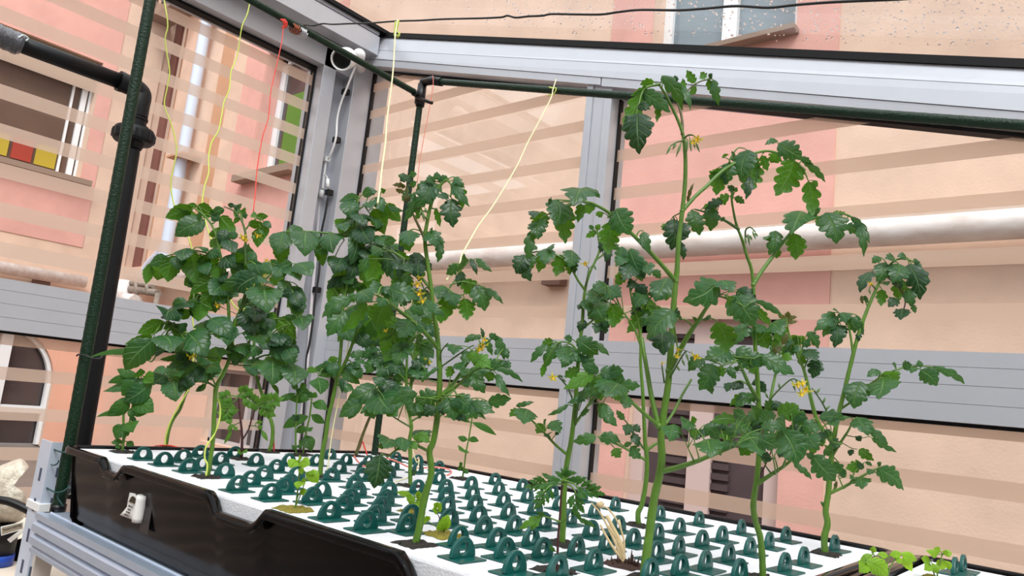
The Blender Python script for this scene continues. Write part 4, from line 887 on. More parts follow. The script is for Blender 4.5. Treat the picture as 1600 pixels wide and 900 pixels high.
def plant(name, label, base, stems, leaves, trusses=(), cat='plant', cut=.40, group=None, soil='soil', stemmat=M_STEM, dsoil=1.0, c=None, leafletter='t', scale=1.12, shape=0, sscale=.80, fill=()):
    leaves = list(leaves) + autofill(base, stems, fill)
    B0 = Pz(base[0], base[1], TZ); c0 = B0.dot(FH) if c is None else c
    e = empty(name, (B0.x, B0.y, rel(TZ)), label, cat, group); rnd = random.Random(int(base[0]*7+base[1])); S = []
    stemparts = []
    for i, st in enumerate(stems):
        pts, r0, r1 = st[0], st[1], st[2]; mt = st[3] if len(st) > 3 else stemmat; dz = st[4] if len(st) > 4 else 0.0
        P = pts2(pts); k = len(P); off0 = 0.0
        if i:                                                   # start a branch on the stem it leaves
            q = min(S, key=lambda s: (s[0]-P[0][0])**2 + (s[1]-P[0][1])**2); off0 = q[2]
            if (q[0]-P[0][0])**2 + (q[1]-P[0][1])**2 < 400: P[0] = (q[0], q[1])
        offs = [off0 + dz*j/(k-1) for j in range(k)]
        W = [Pf(p[0], p[1], c0+o) for p, o in zip(P, offs)]; rs = [(r0+(r1-r0)*j/(k-1))*sscale*mpp(W[j]) for j in range(k)]
        sm = spline(W, 5); rr = []
        for j in range(len(sm)):
            t = j/(len(sm)-1)*(k-1); a = min(int(t), k-2); rr.append(rs[a] + (rs[a+1]-rs[a])*(t-a))
        m = MB(); m.tube(sm, rr, mt, seg=10, jit=.05, rnd=rnd)
        if i == 0:
            m.blob(sm[0] + Vector((0, 0, rr[0]*.1)), (rr[0]*1.25, rr[0]*1.25, rr[0]*.9), mt, rnd, .08)
        else: m.blob(sm[0], rr[0]*1.25, mt)
        stemparts.append(m.build('main_stem' if i == 0 else 'side_stem', e))
        ps = [(P[0][0]+(0), P[0][1], offs[0])]
        for a in range(k-1):
            for t in (.25, .5, .75, 1): ps.append((P[a][0]+(P[a+1][0]-P[a][0])*t, P[a][1]+(P[a+1][1]-P[a][1])*t, offs[a]+(offs[a+1]-offs[a])*t))
        S += ps
    for lf in leaves:
        rs, ls = lf[0], lf[1]; dz = lf[2] if len(lf) > 2 else rnd.choice((-1, 1))*rnd.uniform(.006, .022); rw = lf[3] if len(lf) > 3 else 1.7
        m = MB(); L_ = parse_lf(ls)
        if rs: R = pts2(rs)
        else: R = [L_[0][0]]
        q = min(S, key=lambda s: (s[0]-R[0][0])**2 + (s[1]-R[0][1])**2); o0 = q[2]
        if math.hypot(q[0]-R[0][0], q[1]-R[0][1]) > .5: R = [(q[0], q[1])] + R
        k = len(R); ro = [o0 + dz*j/max(1, k-1) for j in range(k)]
        W = [Pf(p[0], p[1], c0+o) for p, o in zip(R, ro)]
        if k > 1: s_ = mpp(W[0]); m.tube(spline(W, 5), [rw*s_, rw*.5*s_], M_PET if rw > 1 else M_STEMD, seg=7)
        RS = []
        for a in range(k-1):
            for t in (0, .2, .4, .6, .8, 1): RS.append((R[a][0]+(R[a+1][0]-R[a][0])*t, R[a][1]+(R[a+1][1]-R[a][1])*t, ro[a]+(ro[a+1]-ro[a])*t))
        if not RS: RS = [(R[0][0], R[0][1], ro[0])]
        for (bp_, tp, w, fl) in L_:
            q = min(RS, key=lambda s: (s[0]-bp_[0])**2 + (s[1]-bp_[1])**2); ob = q[2]; dd = math.hypot(q[0]-bp_[0], q[1]-bp_[1])
            W0 = Pf(bp_[0], bp_[1], c0+ob); px = mpp(W0)
            if dd > 2.0:
                Q = Pf(q[0], q[1], c0+q[2]); mid = (Q+W0)*.5 + Vector((0, 0, dd*px*.12)); m.tube(spline([Q, mid, W0], 3), .8*px, M_PET, seg=5); 
            ln = math.hypot(tp[0]-bp_[0], tp[1]-bp_[1]); want = w*1.35; ex = math.sqrt(max(0, want*want - ln*ln))*px; ex = min(ex, .03)
            und = 'u' in fl; ot = ob + (ex if und else -ex) + rnd.uniform(-.25, .25)*ln*px*.6
            T = Pf(tp[0], tp[1], c0+ot); tc = (CAM - W0).normalized(); tl = rnd.uniform(-.5, .5)
            n = tc + Vector((rnd.uniform(-.35, .35), rnd.uniform(-.35, .35), .25 if not und else .05))
            if und: n = -tc + Vector((rnd.uniform(-.35, .35), rnd.uniform(-.35, .35), .35))
            letter = next((ch for ch in fl if ch in 'tdlsyr'), leafletter)
            cu = 0.05 if 'e' in fl else cut; lob = (4.4 if w > 24 else 3.4) if cu > .2 else (6.3 if w > 24 else 5.2)
            nx = 1 if w < 16 else 0
            blade(m, W0, T, w*px*scale*1.08, n, LEAFM[letter], lob, cu*rnd.uniform(.85, 1.15), rnd, droop=.22 if not und else .12, shape=shape)
            NL[0] += 1
        m.build('leaf', e)
    for tr in trusses:
        st, fls, buds = tr; R = pts2(st); q = min(S, key=lambda s: (s[0]-R[0][0])**2 + (s[1]-R[0][1])**2); o0 = q[2]-.004
        W = [Pf(x, y, c0+o0-.004*j) for j, (x, y) in enumerate(R)]; px = mpp(W[0]); m = MB(); m.tube(spline(W, 4) if len(W) > 2 else W, [1.5*px, 1.0*px], M_STEMD, seg=6)
        end = len(R)-1
        for (x, y, x2, y2) in [tuple(map(float, b2.split(','))) for b2 in buds.split()]:
            Q = min(range(len(R)), key=lambda j: (R[j][0]-x)**2+(R[j][1]-y)**2); A_ = Pf(x, y, c0+o0-.004*Q-.002); Bq = Pf(x2, y2, c0+o0-.004*Q-.003)
            m.tube([W[Q], (W[Q]+A_)*.5 + Vector((0, 0, .001)), A_], .55*px, M_STEMD, seg=5); d = Bq - A_; m.lathe(A_, d, [(0, .8*px), (d.length*.3, 1.9*px), (d.length*.6, 1.6*px), (d.length, .3*px)], M_BUD, 6)
        tp_ = m.build('flower_truss', e)
        for (x, y, r) in [tuple(map(float, f.split(','))) for f in fls.split()]:
            Q = min(range(len(R)), key=lambda j: (R[j][0]-x)**2+(R[j][1]-y)**2); C_ = Pf(x, y, c0+o0-.004*Q-.006); fm = MB(); fm.tube([W[Q], C_], .6*px, M_STEMD, seg=5)
            flower(fm, C_, r*px, (CAM-C_).normalized()*.5 + Vector((rnd.uniform(-.5, .5), rnd.uniform(-.5, .5), -.8)), rnd); fo_ = fm.build('flower', tp_); fo_['label'] = 'yellow flower'
    if soil:
        m = MB(); mt = M_SOIL if soil == 'soil' else (M_MOSS if soil == 'moss' else M_ROOT); g = 9; s = .0175*dsoil; n0 = len(m.v)
        for i in range(g+1):
            for j in range(g+1):
                u, v = -1+2*i/g, -1+2*j/g; ed = max(abs(u), abs(v)); q = 1 + (rnd.uniform(-.14, .10) if ed > .9 else 0)
                m.v.append(Vector((B0.x+u*s*q, B0.y+v*s*q, rel(TZ) + (.0004 if ed > .9 else rnd.uniform(.001, .0042)))))
        for i in range(g):
            for j in range(g): q = n0+i*(g+1)+j; m.face((q, q+g+1, q+g+2, q+1), mt)
        for _ in range(14): a = rnd.uniform(0, 6.28); d_ = rnd.uniform(.2, 1.05)*s; m.blob((B0.x+math.cos(a)*d_, B0.y+math.sin(a)*d_, rel(TZ)+.002), rnd.uniform(.0008, .002), mt, rnd, .2, nu=5, nv=4)
        o = m.build('soil_plug' if soil == 'soil' else ('moss_plug' if soil == 'moss' else 'root_ball'), e)
        if soil == 'moss': o['label'] = 'yellow mossy plug'
    return e
GT = 'tomato plants growing through the raft'
# --- G : tallest plant
plant('tomato_plant', 'tallest tomato plant, thick stem right of centre, tip over the sloping green bar', (1006, 906),
 [('1006,908 1010,870 1015,832 1019,800 1024,770 1030,745 1034,715 1033,680 1038,640 1044,600 1047,560 1051,500 1054,460 1058,420 1060,380 1066,330 1070,290 1071,250 1068,215 1061,192 1050,168 1040,148 1030,132', 9.4, 2.2),
  ('1038,742 1060,730 1085,722 1110,712 1135,702 1160,692', 6, 3, M_STEM, -.03), ('1029,668 1012,651 995,636 978,620 966,608', 4.5, 2, M_STEM, -.03), ('1027,663 1018,620 1012,585 1006,550 1003,528', 5.5, 3.5, M_STEM, .02),
  ('1038,672 1052,645 1066,617 1080,593', 3.2, 2.2, M_STEM, .03), ('1047,576 1062,548 1078,520 1092,500 1106,478 1122,462', 6, 3, M_STEM, -.04),
  ('1054,438 1035,415 1010,388 988,366 968,347 948,330 925,318 904,314', 4.8, 2.6, M_STEM, -.05), ('1069,328 1085,308 1105,290 1128,268 1150,254 1175,241 1200,236 1225,243 1248,256', 4.2, 1.8, M_STEM, .05),
  ('1067,212 1066,190 1062,170 1053,150 1046,138', 3, 1.6, M_STEMB, .015), ('1030,132 1012,136 1003,146 998,164 993,182', 2.8, 1.4, M_PET, -.01), ('1063,176 1068,152 1080,136 1095,127 1110,124', 2.0, 1.2, M_STEMB, .01)],
 [('912,315', '908,294>896,333:48', -.01), ('868,316', '870,312>866,357:40', -.0), ('882,322 886,332', '886,320>884,381:30u 908,318>902,348:16u', .01), ('915,318', '918,318>921,336:20u', .0),
  ('850,338 843,350', '846,342>842,377:28 838,330>834,345:18d 848,330>845,362:26u', .0), ('838,352 832,362', '832,360>824,409:16', 0), ('950,340 956,332 962,330', '963,326>986,368:36', -.01), ('955,342', '955,346>950,398:30u 935,330>940,341:12u', .0),
  ('993,372 998,362 1004,360', '1005,362>1014,398:17', 0), ('868,312', '862,318>855,312:18d 925,300>938,310:8', .0),
  ('1148,256', '1138,254>1133,289:24 1122,262>1118,305:26u 1126,268>1110,285:20u', 0), ('1172,242', '1170,234>1160,284:36 1178,248>1165,302:32u 1172,275>1165,313:14d 1182,245>1182,284:12u', -.01),
  ('1192,240', '1190,243>1199,267:14u', 0), ('1218,242', '1216,240>1203,255:20u 1216,224>1253,251:28 1214,219>1194,228:10', 0), ('1245,256', '1240,249>1212,306:38u 1250,260>1253,277:12u', .01),
  ('1248,256 1257,268 1263,283', '1263,283>1269,338:24u 1270,282>1278,292:8u', .0), ('1252,252', '1256,252>1290,284:11 1250,246>1268,258:10', 0), ('1075,318', '1074,316>1086,288:6r', 0), ('1140,250 1152,232 1163,232', '1148,246>1143,236:5 1128,246>1140,242:6u 1168,236>1180,246:8', 0),
  ('1003,145', '1006,140>974,198:26u 1012,136>986,150:12u', 0), ('994,180', '996,176>1001,243:44d 996,166>1016,172:15d 990,181>977,198:14d 1000,185>1019,204:12d', -.01), ('1010,138', '1003,143>1048,177:24 1025,160>1025,191:10u', -.01),
  ('1035,135', '1034,118>1066,172:20 1022,128>1000,133:12u', -.01), ('1050,145', '1062,134>1078,176:13 1056,128>1070,174:12', 0), ('1056,150', '1056,130>1054,118:8d 1068,140>1067,122:9u 1060,140>1048,128:10u', 0),
  ('1086,133', '1086,130>1073,109:13u 1088,136>1076,147:12u', 0), ('1102,125', '1100,124>1094,112:12u 1106,125>1114,150:12u 1114,124>1124,166:14 1108,122>1114,115:9d', 0),
  ('1062,333 1052,338', '1052,342>1049,392:34d 1060,348>1074,374:22d 1064,378>1067,407:11d 1045,350>1037,362:18u', .02),
  ('966,608', '965,599>944,626:38 980,618>975,640:22', -.01), ('966,608 950,616', '942,632>964,667:18 955,612>940,618:16', -.02),
  ('1106,478 1110,462', '1122,440>1064,474:40 1128,438>1144,462:30 1118,456>1102,472:20u', -.01), ('1120,462', '1150,456>1180,470:26d 1138,462>1156,500:14u', -.01),
  ('1095,500 1110,497 1121,502', '1120,503>1134,553:34u 1110,492>1098,502:6', 0), ('1060,552 1052,500 1048,490', '1052,484>1013,534:40', -.03), ('1047,530 1042,520', '1037,515>1036,561:38d', -.01), ('1082,510 1072,500 1062,498', '1065,500>1058,492:5 1093,505>1080,494:6', 0),
  ('1122,462 1145,470 1165,480', '1180,470>1221,492:9 1150,462>1178,510:40', -.02),
  ('1085,722 1075,700', '1053,663>1046,692:28 1082,660>1064,673:24 1100,664>1122,686:22', -.02), ('1110,712 1106,698', '1105,686>1112,721:40', -.03), ('1092,715 1085,690', '1088,672>1082,684:16u 1080,660>1090,655:12l', -.02),
  ('1160,692', '1166,676>1190,716:42 1158,668>1128,678:18 1150,690>1118,700:13 1172,660>1160,648:16', -.03), ('1140,700 1150,672', '1150,656>1112,660:18u 1164,650>1144,640:16 1172,690>1156,712:22u', -.02), ('1150,696', '1185,684>1215,700:24 1190,670>1222,668:20', -.02)],
 [('1069,216 1076,211 1084,212 1089,217', '1090,217,10 1083,222,7', '1074,218,1073,239 1078,218,1080,237 1088,224,1093,238 1084,222,1086,232'), ('1068,220 1058,222 1048,228', '', '1048,228,1041,242 1056,224,1051,234 1064,224,1056,246'),
  ('1047,590 1058,570 1066,556 1072,548', '1088,556,12 1060,545,9 1058,556,7', '1066,562,1070,572 1072,552,1076,565 1058,572,1062,580'), ('1038,598 1034,570', '1035,566,7', '')], fill=[(1110, 675, 40, 20, 4, 22), (1040, 480, 20, 20, 1, 26)], group=GT)
# --- T9 behind G
plant('tomato_plant', 'slim tomato plant standing just behind and left of the tallest plant', (998, 822),
 [('998,824 997,802 1003,788 1009,755 1011,720 1008,690 1006,650 1004,610 1001,570 1001,540 998,505 990,480 985,455 983,430', 5.6, 1.5), ('1010,704 1022,695 1035,688', 3.5, 2.2), ('1008,722 990,708 968,696 945,686 934,682', 3, 1.6), ('1010,708 998,690 985,668 975,655', 2.6, 1.4, M_STEMD),
  ('1002,540 992,515 980,496 968,480', 2.4, 1.4), ('1002,530 1003,500 1008,478 1020,462 1035,455', 2.4, 1.4)],
 [('934,682', '932,682>895,692:17 936,684>969,691:19 960,700>970,716:17u 975,697>988,692:8', 0), ('985,703', '986,697>1001,717:18', 0), ('982,665', '984,663>977,682:18d 990,664>1000,676:12d 988,678>998,699:15d 975,656>963,640:10', 0),
  ('983,435', '972,385>966,414:20 984,388>1008,436:24 992,398>1004,440:26 990,414>972,442:28d 978,400>962,420:20', 0), ('985,445 1000,432', '1010,412>1018,434:20 1020,422>1032,436:12', 0), ('1035,455', '1043,434>1024,476:38 1038,446>1010,462:22', 0), ('1015,468', '1006,456>990,486:26 1012,464>1008,491:26u 1046,440>1040,470:20u', 0),
  ('968,480', '952,448>972,466:26 962,474>956,512:26u 935,474>938,507:26u 942,458>918,476:22', 0), ('975,490', '1004,488>980,521:26u 946,444>922,458:20 968,452>940,470:20', 0), ('990,512', '1020,482>1004,512:22 1030,478>1018,500:20l', 0), ('960,470', '926,452>921,478:18 940,466>926,488:22d', 0)],
 [('983,430 978,425', '974,432,5', '980,428,983,434')], fill=[(985, 430, 30, 35, 3, 24), (950, 490, 25, 20, 2, 24), (1000, 500, 20, 25, 2, 24)], group=GT)
# --- E
plant('tomato_plant', 'tomato plant before the mullion, rooted behind the feathery marigold', (878, 851),
 [('878,853 880,815 881,775 884,738 888,712 892,692 896,660 899,630 901,600 904,560 907,530 910,500 912,470 915,448 922,425 931,406 937,388 934,368 932,352', 6.4, 1.4), ('913,452 903,438 893,420 880,405 862,396 842,393 826,396', 2.6, 1.4), ('930,408 942,398 954,386', 2.2, 1.4), ('910,518 922,504 938,491 955,478', 2.6, 1.5), ('904,552 893,538 878,534 860,540', 2.2, 1.3),
  ('897,668 910,646 925,625 940,610', 3, 1.8, M_STEM, -.02), ('896,664 903,635 913,608 926,590', 2.6, 1.6, M_STEMD, -.02), ('885,710 868,695 850,676 832,658 812,641', 3.2, 1.6, M_STEM, -.01)],
 [('893,420', '893,391>887,421:26 876,398>868,432:22u 898,406>900,427:13d 888,410>890,430:14u', 0), ('862,396', '858,388>851,417:26 848,392>841,426:20u 860,384>864,395:14', 0), ('830,394', '824,398>808,430:26d 816,410>830,440:18d 830,396>828,424:20 838,384>826,392:12', 0),
  ('936,372', '932,362>915,371:10u 932,360>938,350:9l 936,368>946,366:9l 928,358>920,352:7', 0), ('954,386', '946,372>938,396:14d 952,386>944,410:12d 958,382>966,392:10', 0), ('942,398', '940,374>950,358:8l', 0),
  ('955,478', '932,458>914,476:22 948,446>924,454:22 928,474>944,506:28 955,476>959,512:27u', -.01), ('938,491', '914,468>920,490:20 940,480>930,506:24u', 0), ('912,500', '914,500>905,520:14d 908,476>904,485:9d', 0), ('925,500', '925,490>918,500:12', 0),
  ('872,536', '855,538>831,568:14 876,534>850,578:18 852,568>846,590:9u 864,532>846,540:14u', -.01), ('890,538', '885,540>883,578:32 868,550>866,560:16u', -.02), ('900,535', '902,529>934,554:28 922,534>952,556:13 894,530>880,528:12', -.02), ('906,545', '918,550>921,568:8d 912,540>926,560:16', 0),
  ('940,612 948,600', '950,592>946,624:36 965,600>1000,604:18 930,588>952,602:28u 938,578>976,594:26 926,606>916,622:18', -.02), ('926,590 932,584', '928,581>880,609:20l 905,576>882,590:18u 936,580>908,572:16 950,586>975,580:20', -.02), ('905,640', '912,620>886,632:13 888,632>856,650:8 912,618>902,628:12', 0),
  ('918,635', '930,608>940,622:18 936,630>962,666:20 908,650>922,640:8 952,612>980,618:18u', -.02),
  ('832,658', '826,640>818,666:34 812,640>796,652:16u 806,634>834,630:8', -.01), ('852,678', '862,658>876,679:22 848,662>838,678:16u 852,660>848,655:10', 0), ('862,688', '855,678>857,686:14d 868,680>872,672:6d', 0)],
 [('915,448 920,420', '914,411,9', '929,415,931,422'), ('894,622 886,604 872,588', '864,590,9', '874,586,880,590 879,592,884,597')], fill=[(940, 600, 45, 18, 4, 22), (900, 550, 40, 15, 2, 22)], group=GT)
# --- marigold like
fern = lambda x, y, L_, a, n, w=7, fl='': ' '.join('%.0f,%.0f>%.0f,%.0f:%g%s' % (x+math.cos(a)*L_*k/n, y+math.sin(a)*L_*k/n, x+math.cos(a)*L_*k/n+math.cos(a+sg*(1.0-.55*k/n))*L_*.62*(1-.35*k/n), y+math.sin(a)*L_*k/n+math.sin(a+sg*(1.0-.55*k/n))*L_*.62*(1-.35*k/n), w, fl) for k in range(1, n+1) for sg in ((-1, 1) if k < n else (0,)))
plant('marigold_plant', 'young plant with feathery toothed leaves on a thin purple stem near the front', (867, 893),
 [('868,895 871,868 872,840 875,805 877,770 879,752', 2.6, 2.0, M_STEMR)],
 [('879,752 862,750 848,756', fern(868, 751, 36, 2.95, 5, 6.5, ''), -.01), ('876,756 862,758 850,768', fern(862, 758, 34, 2.2, 5, 6.5), -.02), ('879,750 895,755 905,764', fern(892, 756, 40, .3, 5, 7), -.01), ('879,752 893,760 900,770', fern(896, 766, 34, 1.35, 5, 7), -.02), ('879,748 884,738', '880,748>866,736:7 882,746>876,730:6 882,746>893,734:8 884,742>902,740:7 880,745>888,728:6', 0), ('878,752', '882,752>915,752:9 876,750>846,742:9 874,752>838,762:10 884,750>908,744:8', -.01),
  ('874,815 855,808 838,806', '848,805>812,829:13l 845,808>828,828:9l 852,806>838,800:8', -.01), ('876,818 895,805 912,812', '900,806>925,822:8 912,812>930,825:6', -.01, 1.0), ('871,862', '868,862>858,850:6 872,872>887,878:9l', 0)],
 cat='plant', cut=.45, leafletter='s', shape=1)
# --- dead plant
plant('dead_seedling', 'dried straw coloured dead seedling with a dark root ball', (976, 884),
 [('976,884 966,858 952,828 938,802 924,786', 3.2, 1.4, M_DRY), ('978,880 970,850 958,825 948,806', 5.2, 3.6, M_DRY), ('974,878 952,846 938,820', 3, 2, M_DRY), ('980,876 975,845 965,815 950,795 941,791', 2.2, 1.4, M_DRY), ('976,872 966,845 950,822', 4.5, 3, M_DRY), ('970,838 968,812', 1.6, 1.2, M_DRY)], [], (), cat='seedling', soil='root', dsoil=1.05, cut=0)
r_ = random.Random(9); m = MB(); D0 = Pz(976, 884, TZ)
for k in range(26):
    a = r_.uniform(0, 6.28); d_ = r_.uniform(.1, .9)*.017; h_ = r_.uniform(.004, .013); m.tube([(D0.x+math.cos(a)*d_, D0.y+math.sin(a)*d_, rel(TZ)), (D0.x+math.cos(a)*d_*1.2+r_.uniform(-.002, .002), D0.y+math.sin(a)*d_*1.2, rel(TZ)+h_)], [.0016, .0004], M_ROOT, seg=5)
for o in list(bpy.data.objects):
    if o.name.startswith('dead_seedling'): m.build('root_spikes', o)
m = MB(); q = Pf(938, 789, D0.dot(FH)); m.blob(q, (.004, .003, .003), M_DRY, r_, .3, nu=7, nv=5)
for o in list(bpy.data.objects):
    if o.name.startswith('dead_seedling'): m.build('curled_leaf', o)
# --- H
plant('tomato_plant', 'tomato plant next right of the tallest plant, yellow flower truss on its right', (1191, 905),
 [('1192,907 1191,872 1188,840 1181,816 1177,792 1180,765 1184,735 1186,700 1186,650 1184,600 1181,560 1179,520 1178,480 1177,445 1174,420 1167,400 1160,376 1151,352 1146,330 1143,308 1145,296', 6.6, 1.8), ('1177,442 1190,424 1207,401 1224,378 1240,360 1262,345 1285,338 1310,333 1332,340 1346,356', 4.2, 1.6, M_STEM, .02), ('1152,360 1135,346 1118,338 1100,331 1086,327', 3, 1.6, M_STEMD),
  ('1174,515 1158,498 1143,478 1133,462', 3, 2, M_STEM, -.04), ('1183,628 1172,604 1160,578 1149,556', 4.2, 2.6, M_STEM, -.04), ('1188,680 1198,652 1206,612 1213,578 1219,548', 3.8, 2, M_STEM, .02), ('1185,755 1204,742 1224,729 1240,716', 4.5, 2.4, M_STEM, -.03), ('1178,760 1192,735 1205,705', 1.8, 1.2, M_STEMR)],
 [('1215,388 1212,372 1212,362', '1212,360>1202,401:24 1200,370>1196,378:12 1214,388>1213,404:12u', 0), ('1252,345', '1252,330>1237,373:42 1268,334>1285,330:22', -.01), ('1242,358', '1240,364>1243,406:27u', .01), ('1295,338', '1290,332>1306,384:42 1292,336>1281,356:24u', -.01), ('1325,338', '1330,338>1358,380:11 1322,352>1344,362:16 1340,346>1350,404:15 1336,344>1352,370:12', 0), ('1278,338', '1262,334>1282,326:12 1300,334>1322,332:10u', 0),
  ('1092,328', '1080,328>1091,369:26 1108,324>1110,362:24', 0), ('1118,338', '1120,322>1097,326:16u 1128,312>1100,330:14d 1126,342>1134,345:8', 0), ('1144,312', '1140,306>1118,316:16u 1148,308>1163,318:11 1146,300>1136,290:10d 1148,300>1152,292:8', 0),
  ('1133,462', '1138,464>1182,512:40 1152,452>1180,474:24d', -.01), ('1182,490 1195,505', '1184,470>1222,493:9 1183,482>1206,512:16u', 0), ('1172,520 1160,508', '1166,506>1150,540:24 1168,512>1180,530:10', 0), ('1185,530 1200,515', '1205,505>1224,528:30 1188,512>1200,545:26u 1192,508>1180,520:18', 0),
  ('1149,556', '1138,546>1100,566:34 1144,554>1128,572:20', -.02), ('1152,562 1130,572', '1112,568>1092,610:30 1100,560>1076,582:22 1124,574>1104,590:22u', -.03), ('1155,560 1165,556', '1150,545>1188,572:30 1170,556>1198,570:18', -.02), ('1150,558 1180,560', '1190,556>1240,586:26 1172,566>1178,586:20u', -.02), ('1153,566', '1108,588>1114,616:14 1122,574>1130,590:18u 1140,572>1144,590:14', -.03),
  ('1162,580 1152,578', '1145,580>1156,572:8 1142,578>1150,592:10', 0), ('1196,656', '1180,618>1148,640:20 1166,618>1140,634:16u 1198,640>1212,626:16', 0),
  ('1214,575', '1222,540>1206,560:11r 1212,552>1196,566:16 1222,556>1238,562:14l', 0), ('1219,548', '1216,540>1200,530:16u 1222,538>1232,520:9r 1218,536>1210,520:12u', 0),
  ('1226,728 1230,700', '1222,672>1246,728:46 1228,668>1208,656:26', -.03), ('1240,716', '1240,724>1266,749:10 1244,712>1262,700:18', -.02), ('1212,738 1205,700', '1205,664>1190,640:26 1228,650>1262,656:22 1216,650>1248,634:26l 1208,680>1196,700:24', -.02), ('1222,730 1240,690', '1246,676>1266,700:22 1252,664>1284,672:22 1236,646>1262,662:24u', -.02),
  ('1216,736 1210,712', '1206,716>1182,712:14d 1214,706>1230,712:14d 1200,722>1190,708:12', -.01), ('1184,690 1170,670', '1168,660>1142,676:26 1176,650>1196,640:24 1160,678>1168,696:20u', -.02)],
 [('1165,372 1165,360 1172,355 1180,362', '', '1164,370,1166,382 1169,366,1171,384 1172,368,1175,376 1176,362,1181,374 1180,364,1184,370'), ('1190,648 1203,625 1218,608 1234,594 1242,592', '1246,600,11 1260,608,12 1252,615,9 1254,598,8', '1238,596,1243,612 1218,606,1217,598 1200,622,1195,612'), ('1205,740 1196,728', '', '1194,724,1200,716')], fill=[(1205, 655, 50, 30, 6, 26), (1200, 545, 25, 25, 3, 20), (1160, 590, 30, 20, 2, 22)], group=GT)
# --- I
plant('tomato_plant', 'rightmost tall tomato plant, leaning right with a bushy drooping tip', (1290, 866),
 [('1289,868 1288,840 1293,818 1290,798 1294,772 1296,748 1299,715 1303,685 1310,648 1318,616 1330,566 1342,520 1355,484 1367,456 1378,434 1388,416', 6.6, 2.4), ('1302,692 1290,678 1278,660 1270,635 1263,605 1256,578 1249,562 1239,540 1232,518 1229,496', 4.8, 1.5), ('1333,556 1329,525 1324,505 1316,492', 2.4, 1.5, M_PET), ('1388,416 1400,406 1416,405 1430,411 1441,424', 2.2, 1.2), ('1319,638 1335,624 1352,606 1375,590 1400,578 1430,572 1460,574', 2.6, 1.3), ('1300,716 1313,692 1326,672 1333,656', 3, 1.6, M_STEM, -.02), ('1300,774 1320,760 1342,747 1362,736 1374,731', 3.2, 1.8, M_STEM, -.02), ('1385,432 1402,446 1414,468 1412,484', 1.6, 1.1, M_STEMR),
  ('1284,668 1296,658 1306,650', 1.5, 1.1), ('1298,655 1284,628 1268,606', 1.6, 1.0, M_STEMD)],
 [('1316,492', '1304,488>1270,520:19 1308,494>1285,528:20 1316,488>1322,506:20 1326,494>1336,521:18 1338,492>1350,523:11', 0), ('1308,505', '1308,506>1304,545:22d 1302,508>1292,522:12d 1314,508>1320,526:14d', 0), ('1325,500', '1324,500>1334,500:12 1310,488>1300,486:12', 0), ('1350,500 1348,522', '1344,518>1341,536:9d', 0),
  ('1388,416', '1382,410>1369,442:26 1363,424>1346,461:20d 1376,402>1362,412:12', 0), ('1396,410', '1404,412>1392,446:30 1398,404>1380,406:16', 0), ('1420,406', '1420,412>1438,470:30d 1430,424>1440,452:22d 1416,402>1400,402:12', 0), ('1436,416', '1432,408>1453,441:8 1428,404>1440,418:8', 0), ('1404,448', '1408,436>1406,470:22u 1400,432>1410,450:14', 0), ('1412,462', '1420,450>1426,482:18 1404,468>1387,481:16d 1426,476>1430,490:8', 0), ('1412,484', '1410,482>1408,502:22d 1408,486>1394,492:12d 1412,486>1420,494:12d', 0), ('1372,446', '1378,452>1376,478:15u 1384,440>1388,448:12', 0), ('1356,480 1352,470', '1350,462>1357,474:6 1346,462>1349,476:5r', 0),
  ('1256,578 1262,562', '1262,545>1276,566:24d 1275,560>1270,592:22d 1270,568>1284,574:14d', 0), ('1250,562', '1262,518>1279,545:16 1252,524>1247,541:18u 1246,524>1238,542:18u 1256,532>1268,540:16', 0), ('1252,566 1244,548', '1258,546>1253,574:15u 1240,546>1224,552:12 1240,540>1248,552:14', 0),
  ('1238,540 1220,545', '1222,536>1204,556:16 1228,530>1214,520:14', 0), ('1229,498', '1229,500>1245,496:7r 1229,504>1246,503:6r 1228,498>1214,492:8r 1229,496>1232,486:8r 1228,508>1216,506:7r 1231,512>1220,520:9u', 0), ('1234,528', '1236,528>1222,532:12 1238,532>1230,545:14d', 0),
  ('1340,618 1345,605', '1346,596>1334,640:34 1356,600>1362,618:16u', -.01), ('1372,592', '1380,592>1375,628:42 1384,580>1404,604:30u 1376,580>1354,590:13', -.01), ('1402,578', '1410,574>1426,570:14 1400,572>1392,568:10', 0), ('1440,573', '1438,578>1464,603:25 1430,574>1424,587:16 1442,568>1430,570:10', 0), ('1460,574', '1456,573>1502,599:12 1450,580>1462,590:12u', 0),
  ('1333,656', '1340,652>1356,684:30 1328,652>1320,658:14 1352,668>1386,694:12', -.01), ('1322,680 1345,684 1358,682', '1362,684>1400,706:10 1338,682>1346,690:10d', 0, 1.0), ('1316,692 1330,700 1340,702', '1342,702>1366,721:15u 1332,702>1328,713:9d', 0, 1.0), ('1314,694 1300,690', '1280,652>1318,658:20 1296,656>1306,668:18', -.02),
  ('1342,747', '1340,746>1348,768:26 1334,746>1326,750:10', -.01), ('1374,731', '1370,732>1410,766:28 1366,735>1358,744:14 1372,728>1378,722:7', -.01), ('1330,754 1335,738 1345,728', '1346,724>1322,732:17u 1350,732>1338,722:10 1352,722>1362,728:6', 0), ('1318,762 1310,745', '1312,740>1302,724:16 1322,745>1308,734:12', 0),
  ('1298,724 1285,712', '1270,712>1304,750:30 1262,716>1272,706:12', -.03), ('1300,700 1284,694', '1260,680>1280,704:26 1254,696>1262,708:20 1290,700>1304,706:22', -.03), ('1300,712 1310,722', '1300,722>1318,742:14 1296,692>1314,700:18', 0), ('1302,766 1306,756', '1305,764>1308,751:5r', 0), ('1290,790 1284,785', '1288,792>1281,783:5', 0)],
 [('1368,452 1362,444', '1361,442,8', '1358,452,1360,460'), ('1298,655 1284,628 1270,608', '', '1286,630,1290,620 1276,614,1282,606 1290,640,1297,634')], fill=[(1275, 680, 35, 25, 4, 22), (1250, 545, 20, 25, 2, 18)], group=GT)
